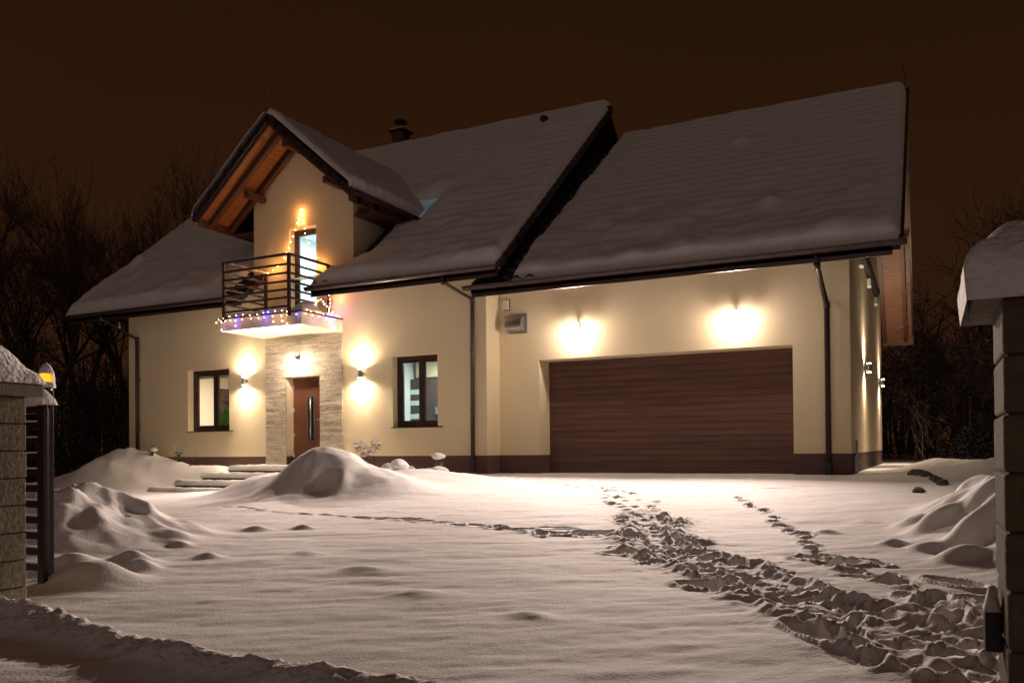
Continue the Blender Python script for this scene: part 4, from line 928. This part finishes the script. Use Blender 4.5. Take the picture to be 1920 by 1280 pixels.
# ------------------------------------------------------------------ plants in the bed and by the wall
def twiggy(x, y, label, h, n, m, seed, cap=0, spread=.5):
    r_ = random.Random(seed); z = gz(x, y); t = thing('shrub', label, 'shrub', (x, y, z)); b = MB(); tips = []
    for _ in range(n):
        a_ = r_.uniform(0, 6.28); s_ = r_.uniform(.1, spread) * h; tip = (x + s_ * math.cos(a_), y + s_ * math.sin(a_), z + h * r_.uniform(.6, 1)); midp = (x + s_ * .35 * math.cos(a_), y + s_ * .35 * math.sin(a_), z + h * .45)
        b.tube([(x, y, z - .1), midp, tip], [.007, .005, .002], 4, False); tips.append(tip)
    b.obj('twigs', 'bark_snow', t, fix=False); return t, tips
def leafy(t, tips, m, k, s, seed):
    r_ = random.Random(seed); b = MB()
    for tp in tips:
        for _ in range(k):
            p = Vector(tp) + Vector((r_.gauss(0, s), r_.gauss(0, s), r_.gauss(0, s))); u = Vector((r_.gauss(0, 1), r_.gauss(0, 1), r_.gauss(0, .6))).normalized(); v = u.cross(Vector((r_.gauss(0, 1), r_.gauss(0, 1), r_.gauss(0, 1)))).normalized(); L = s * .6
            b.add([p - u * L * .6, p + v * L * .35, p + u * L * .6, p - v * L * .35], [(0, 1, 2, 3)])
    b.obj('leaves', m, t, fix=False)
def snowball(t, c, r, sq=.8, seed=0):
    b = MB(); b.sphere(c, r, 18, 12, sq); q = []
    for v in b.v:
        d = Vector(v) - Vector(c); n = math.sin(d.x / r * 3.1 + seed) * math.sin(d.y / r * 3.7 + seed * 2) + .6 * math.sin(d.z / r * 4.5 + seed * 3 + d.x / r * 2)
        k = 1 + .16 * n + (.10 if d.z > 0 else -.18); q.append((c[0] + d.x * k * (1 if d.z > -.3 * r else .8), c[1] + d.y * k, c[2] + d.z * (1.0 if d.z > 0 else .30)))
    b.v = q; b.obj('snow_puff', 'snow', t, smooth=True)
t, tp = twiggy(-16.55, 14.75, 'small evergreen sprig with green leaves left of the steps', .34, 9, '', 1, spread=.25); leafy(t, tp + [(p[0], p[1], p[2] - .12) for p in tp], 'leaf', 16, .05, 2)
twiggy(-16.15, 14.75, 'thin bare twig standing right of the green sprig', .36, 7, '', 3)
t, tp = twiggy(-17.3, 14.6, 'low snow-dusted shrub on the crest of the garden bed', .28, 16, '', 4, spread=.9); leafy(t, tp, 'leaf', 3, .05, 5); snowball(t, (-17.25, 14.6, gz(-17.3, 14.6) + .12), .09, .9)
twiggy(-19.6, 15.6, 'faint twiggy shrub at the left corner of the house', .5, 16, '', 6, spread=.6)
t, tp = twiggy(-10.0, 13.6, 'dried brown hydrangea carrying snow caps behind the heap', .72, 12, '', 7, spread=.45)
gzh = gz(-10.0, 13.6) + .12
for i, (dx, dz, r_) in enumerate(((-.18, .55, .11), (.03, .46, .10), (.22, .58, .11), (-.06, .33, .09), (.14, .36, .08))):
    leafy(t, [(-10.0 + dx, 13.55, gzh + dz)], 'dry', 70, .055, 30 + i); snowball(t, (-10.0 + dx, 13.55, gzh + dz + .055), r_, .62, i)
for i, (x, y, r_, sq, lb) in enumerate(((-9.45, 13.5, .17, 1.5, 'pointed cone-shaped shrub buried in snow beside the hydrangea'), (-9.05, 13.7, .14, 1.35, 'narrow snow-buried shrub, middle of the row by the wall'), (-8.65, 12.7, .15, 1.0, 'low round snow-buried shrub in front of the right window'))):
    t = thing('buried_shrub', lb, 'shrub', (x, y, gz(x, y))); snowball(t, (x, y, gz(x, y) + r_ * .05), r_, sq * 1.25, i * 3)
t, tp = twiggy(-8.55, 13.9, 'ball-topped shrub with a round snow cap near the downpipe', .34, 7, '', 8, spread=.3); leafy(t, tp, 'leaf', 8, .04, 9)
snowball(t, (-8.55, 13.9, gz(-8.55, 13.9) + .36), .13, .8, 4); snowball(t, (-8.65, 13.75, gz(-8.65, 13.75) + .05), .15, .8, 1); snowball(t, (-8.35, 13.6, gz(-8.35, 13.6) + .02), .16, .8, 2)
# stones along the driveway corner
rr = random.Random(9)
for i, (x, y, s_) in enumerate(((-.22, 15.2, .11), (-.12, 15.0, .10), (-.05, 14.7, .09), (.05, 14.2, .07), (.10, 13.9, .08), (.16, 13.6, .09), (-.14, 12.6, .08))):
    b = MB(); b.sphere((0, 0, 0), s_, 8, 6, .7); b.v = [(v[0] * rr.uniform(.85, 1.15), v[1] * rr.uniform(.85, 1.15), v[2] * rr.uniform(.85, 1.15)) for v in b.v]
    o = b.obj('stone', 'rock', None, smooth=False); o.location = (x, y, gz(x, y) + .02)
    tag(o, ('farthest dark edging stone beside the garage corner', 'second dark edging stone from the garage corner', 'third dark edging stone in the row off the garage corner', 'middle dark edging stone of the row at the driveway edge', 'small dark edging stone just nearer than the middle one', 'nearest dark edging stone of the touching row', 'lone dark stone in the snow well short of the row')[i], 'stone', 'edging stones along the driveway corner')
b = MB(); b.box(-26, -20.6, 21.5, 22.0, -1, .05); lw = b.obj('low_wall', 'concrete', None); tag(lw, 'low snow-topped garden wall behind the left house corner', 'wall')
pillow('lying_snow', 'rounded snow along the low garden wall at left', -26, -20.55, 21.4, 22.1, .05, .24, step=.1, edge=.3)

# ------------------------------------------------------------------ trees
def tree_mesh(seed, H, spread=.55, depth=6, twig=.011, droop=0, lean=(0, 0), trunk_h=.22, kids=(2, 4), r0=None, snow=False):
    r_ = random.Random(seed); tr, br = MB(), MB(); r0 = r0 or H * .016
    def grow(p, d, L, r, lev):
        npts = 3 if lev < 4 else 2; pts = [p]; rs = [r]; q = p; dd = d
        for i in range(npts):
            dd = (dd + Vector((r_.gauss(0, .12), r_.gauss(0, .12), r_.gauss(0, .08) + .05 - droop * lev * .03))).normalized(); q = q + dd * (L / npts); pts.append(q); rs.append(max(twig * .5, r * (1 - .42 * (i + 1) / npts)))
        (tr if lev == 0 else br).tube(pts, rs, 7 if lev == 0 else (5 if lev < 3 else 3), False)
        if lev >= depth: return
        k = r_.randint(*kids) + (1 if lev >= 2 else 0)
        for j in range(k):
            t = 1.0 if j == 0 else r_.uniform(.3, 1) if lev else r_.uniform(.7, 1)
            idx = min(int(t * npts), npts); base = pts[idx]; a_ = r_.uniform(0, 6.28); s_ = spread * r_.uniform(.5, 1.2) * (.5 if j == 0 else 1)
            u = dd.orthogonal().normalized(); v = dd.cross(u); nd = (dd + (u * math.cos(a_) + v * math.sin(a_)) * s_).normalized()
            grow(base, nd, L * r_.uniform(.62, .85), max(twig, rs[idx] * r_.uniform(.55, .8)), lev + 1)
    grow(Vector((0, 0, -1)), Vector((lean[0], lean[1], 1)).normalized(), H * trunk_h + 1, r0, 0)
    return tr.mesh('trunk', 'bark_snow' if snow else 'bark', True), br.mesh('crown', 'bark_snow' if snow else 'bark', False)
def plant_tree(ms, loc, rot, sc, label, group):
    t = thing('bare_tree', label, 'tree', loc, group); t.rotation_euler[2] = rot; t.scale = (sc, sc, sc)
    for nm, me in (('trunk', ms[0]), ('crown', ms[1])):
        o = bpy.data.objects.new(nm, me); COL.objects.link(o); o.parent = t
    return t
tA = tree_mesh(1, 30, .55, 6); tB = tree_mesh(5, 27, .60, 6); tC = tree_mesh(9, 23, .5, 6, lean=(.3, 0))
G = 'bare trees behind the left end of the house'
for i, (ms, x, y, rot, sc, lb) in enumerate([(tA, -47.5, 30.5, 0, .98, 'leftmost tall bare tree rising against the brown night sky'), (tB, -41.0, 29, 1.3, 1.0, 'tall bare tree with upright limbs, second from the left edge'),
        (tA, -36.5, 30, 2.6, .88, 'wide-forked bare tree standing third from the left edge'), (tC, -36.0, 33, 5.4, .95, 'bare tree leaning right towards the house roof'),
        (tB, -37.5, 38, 3.7, .85, 'slim bare tree just left of the roof slope'), (tC, -33.8, 39, 1.0, .85, 'small bare tree whose top shows above the roof slope'), (tB, -49, 36, 5, 1.12, 'bare tree in the back row at the far left edge'), (tA, -41.5, 37, 4.0, .95, 'bare tree in the back row between the tall ones')]):
    plant_tree(ms, (x, y, -1), rot, sc, lb, G)
tD = tree_mesh(21, 9, .75, 6, twig=.010, droop=.8, kids=(2, 4), trunk_h=.3, snow=True, r0=.19); tE = tree_mesh(33, 7, .85, 6, twig=.009, droop=1.0, trunk_h=.22, snow=True, r0=.13)
G = 'snow-dusted bare trees behind the right end of the house'
for ms, x, y, rot, sc, lb in [(tD, .9, 31.5, 0, 1.0, 'snow-dusted bare tree with drooping limbs right of the garage wall'), (tE, 2.4, 31, 2, 1.05, 'dark-trunked bare tree just left of the right pillar'), (tE, -.2, 34, 4, 1.1, 'snow-laden bare tree close behind the garage gable'),
        (tD, 4.0, 36, 1.7, 1.1, 'bare tree in the back row at the right photo edge'), (tA, 2.5, 44, 1, .5, 'tall faint bare tree behind the snow-dusted ones'), (tB, 6.5, 46, 2, .5, 'tall faint bare tree above the right pillar')]:
    plant_tree(ms, (x, y, -.4), rot, sc, lb, G)
for ms, x, y, rot, sc, lb in [(tE, -22.8, 22.5, 1.2, .62, 'low snow-dusted bare tree with an arching limb beside the left house corner'), (tE, -26.5, 25.5, 3.2, .9, 'spreading snow-dusted bare tree behind the left garden wall')]:
    plant_tree(ms, (x, y, -.6), rot, sc, lb, 'snow-dusted bare trees left of the house')
# dense evergreen shrubbery at left, snow on the leaves
def leaf_mass(name, label, blobs, n, s, m, seed, cat='shrub'):
    r_ = np.random.default_rng(seed); V = []; tot = sum(b_[3] for b_ in blobs)
    for (cx, cy, cz, w_, rx, ry, rz) in blobs:
        k = int(n * w_ / tot); p = r_.normal(size=(k, 3)); p /= np.linalg.norm(p, axis=1, keepdims=True); rad = r_.uniform(.35, 1.0, (k, 1)) ** .5
        cl = np.stack([np.sin(p[:, 0] * 6 + cx), np.cos(p[:, 1] * 7 + cy), np.sin(p[:, 2] * 5)], 1).prod(1)[:, None]; p = p * rad * (1 + .22 * cl) * np.array([rx, ry, rz]) + np.array([cx, cy, cz]); V.append(p)
    P = np.concatenate(V); P = P[P[:, 2] > -1.1]; k = len(P); u = r_.normal(size=(k, 3)); u[:, 2] *= .5; u /= np.linalg.norm(u, axis=1, keepdims=True); v = np.cross(u, r_.normal(size=(k, 3)) * [.6, .6, 1]); v /= np.linalg.norm(v, axis=1, keepdims=True)
    sz = s * r_.uniform(.5, 1.3, (k, 1)); Q = np.stack([P - u * sz, P + v * sz * .5, P + u * sz, P - v * sz * .5], 1).reshape(-1, 3)
    me = bpy.data.meshes.new(name); me.vertices.add(len(Q)); me.vertices.foreach_set('co', Q.ravel()); me.loops.add(k * 4); me.loops.foreach_set('vertex_index', np.arange(k * 4, dtype=np.int32)); me.polygons.add(k)
    me.polygons.foreach_set('loop_start', np.arange(0, k * 4, 4, dtype=np.int32)); me.polygons.foreach_set('loop_total', np.full(k, 4, dtype=np.int32)); me.materials.append(M[m]); me.update(); me.validate()
    t = thing(name, label, cat, (blobs[0][0], blobs[0][1], -1)); o = bpy.data.objects.new('foliage', me); COL.objects.link(o); o.parent = t; o.matrix_parent_inverse = Matrix.Translation(-t.location)
    b = MB(); c = blobs[0]
    for j in range(7): a_ = j * .9; b.tube([(c[0], c[1], -1), (c[0] + c[4] * .5 * math.cos(a_), c[1] + c[5] * .5 * math.sin(a_), c[2])], [.08, .03], 5)
    b.obj('stems', 'bark', t); return t
leaf_mass('evergreen_shrub', 'large dark evergreen shrub with frosted leaves at the left edge', [(-31.5, 21, 1.8, 3, 3.0, 2.0, 3.2), (-28.5, 22, 1.2, 2, 2.4, 2, 2.6)], 26000, .055, 'leafdark', 1)
leaf_mass('evergreen_shrub', 'rounded frosted evergreen shrub beside the left wall corner', [(-25.4, 22.5, 1.6, 3, 2.2, 1.6, 2.9), (-23.3, 23, .8, 2, 1.7, 1.5, 2.0)], 22000, .05, 'leafdark', 2)
leaf_mass('evergreen_shrub', 'dark low shrub with snow on its top behind the right drift', [(1.3, 28.4, .2, 2, .8, .7, .95), (2.6, 29, .3, 1, 1.0, 1, .9)], 9000, .05, 'leafdark', 3)
leaf_mass('evergreen_shrub', 'low dark hedge filling the gap behind the garage side wall', [(-.2, 36, -.2, 2, 2.5, 1, 1.2), (4.5, 38, .0, 2, 4, 1.2, 1.2)], 12000, .06, 'leafdark', 4)
# far wooded slope
def far_wood():
    r_ = np.random.default_rng(8); b = MB()
    for i in range(900):
        x = r_.uniform(-90, 45); y = r_.uniform(48, 75); h = r_.uniform(5, 10.5) * (1.1 if x < -20 else .9); lean = r_.normal(0, .5)
        b.tube([(x, y, -1), (x + lean, y, h * .5), (x + lean * 2, y, h)], [.14, .08, .02], 3, False)
        for k in range(9):
            z = h * r_.uniform(.2, .95); a_ = r_.uniform(0, 6.28); L = h * .22 * r_.uniform(.5, 1.2); b.tube([(x + lean * z / h, y, z), (x + lean + L * math.cos(a_), y + L * math.sin(a_) * .5, z + L * .8)], [.05, .012], 3, False)
    o = b.obj('far_wood', 'bark', None, fix=False); tag(o, 'dark far-off wood of bare trees behind the house', 'wood', kind='stuff')
far_wood()
S.render.engine = 'CYCLES'
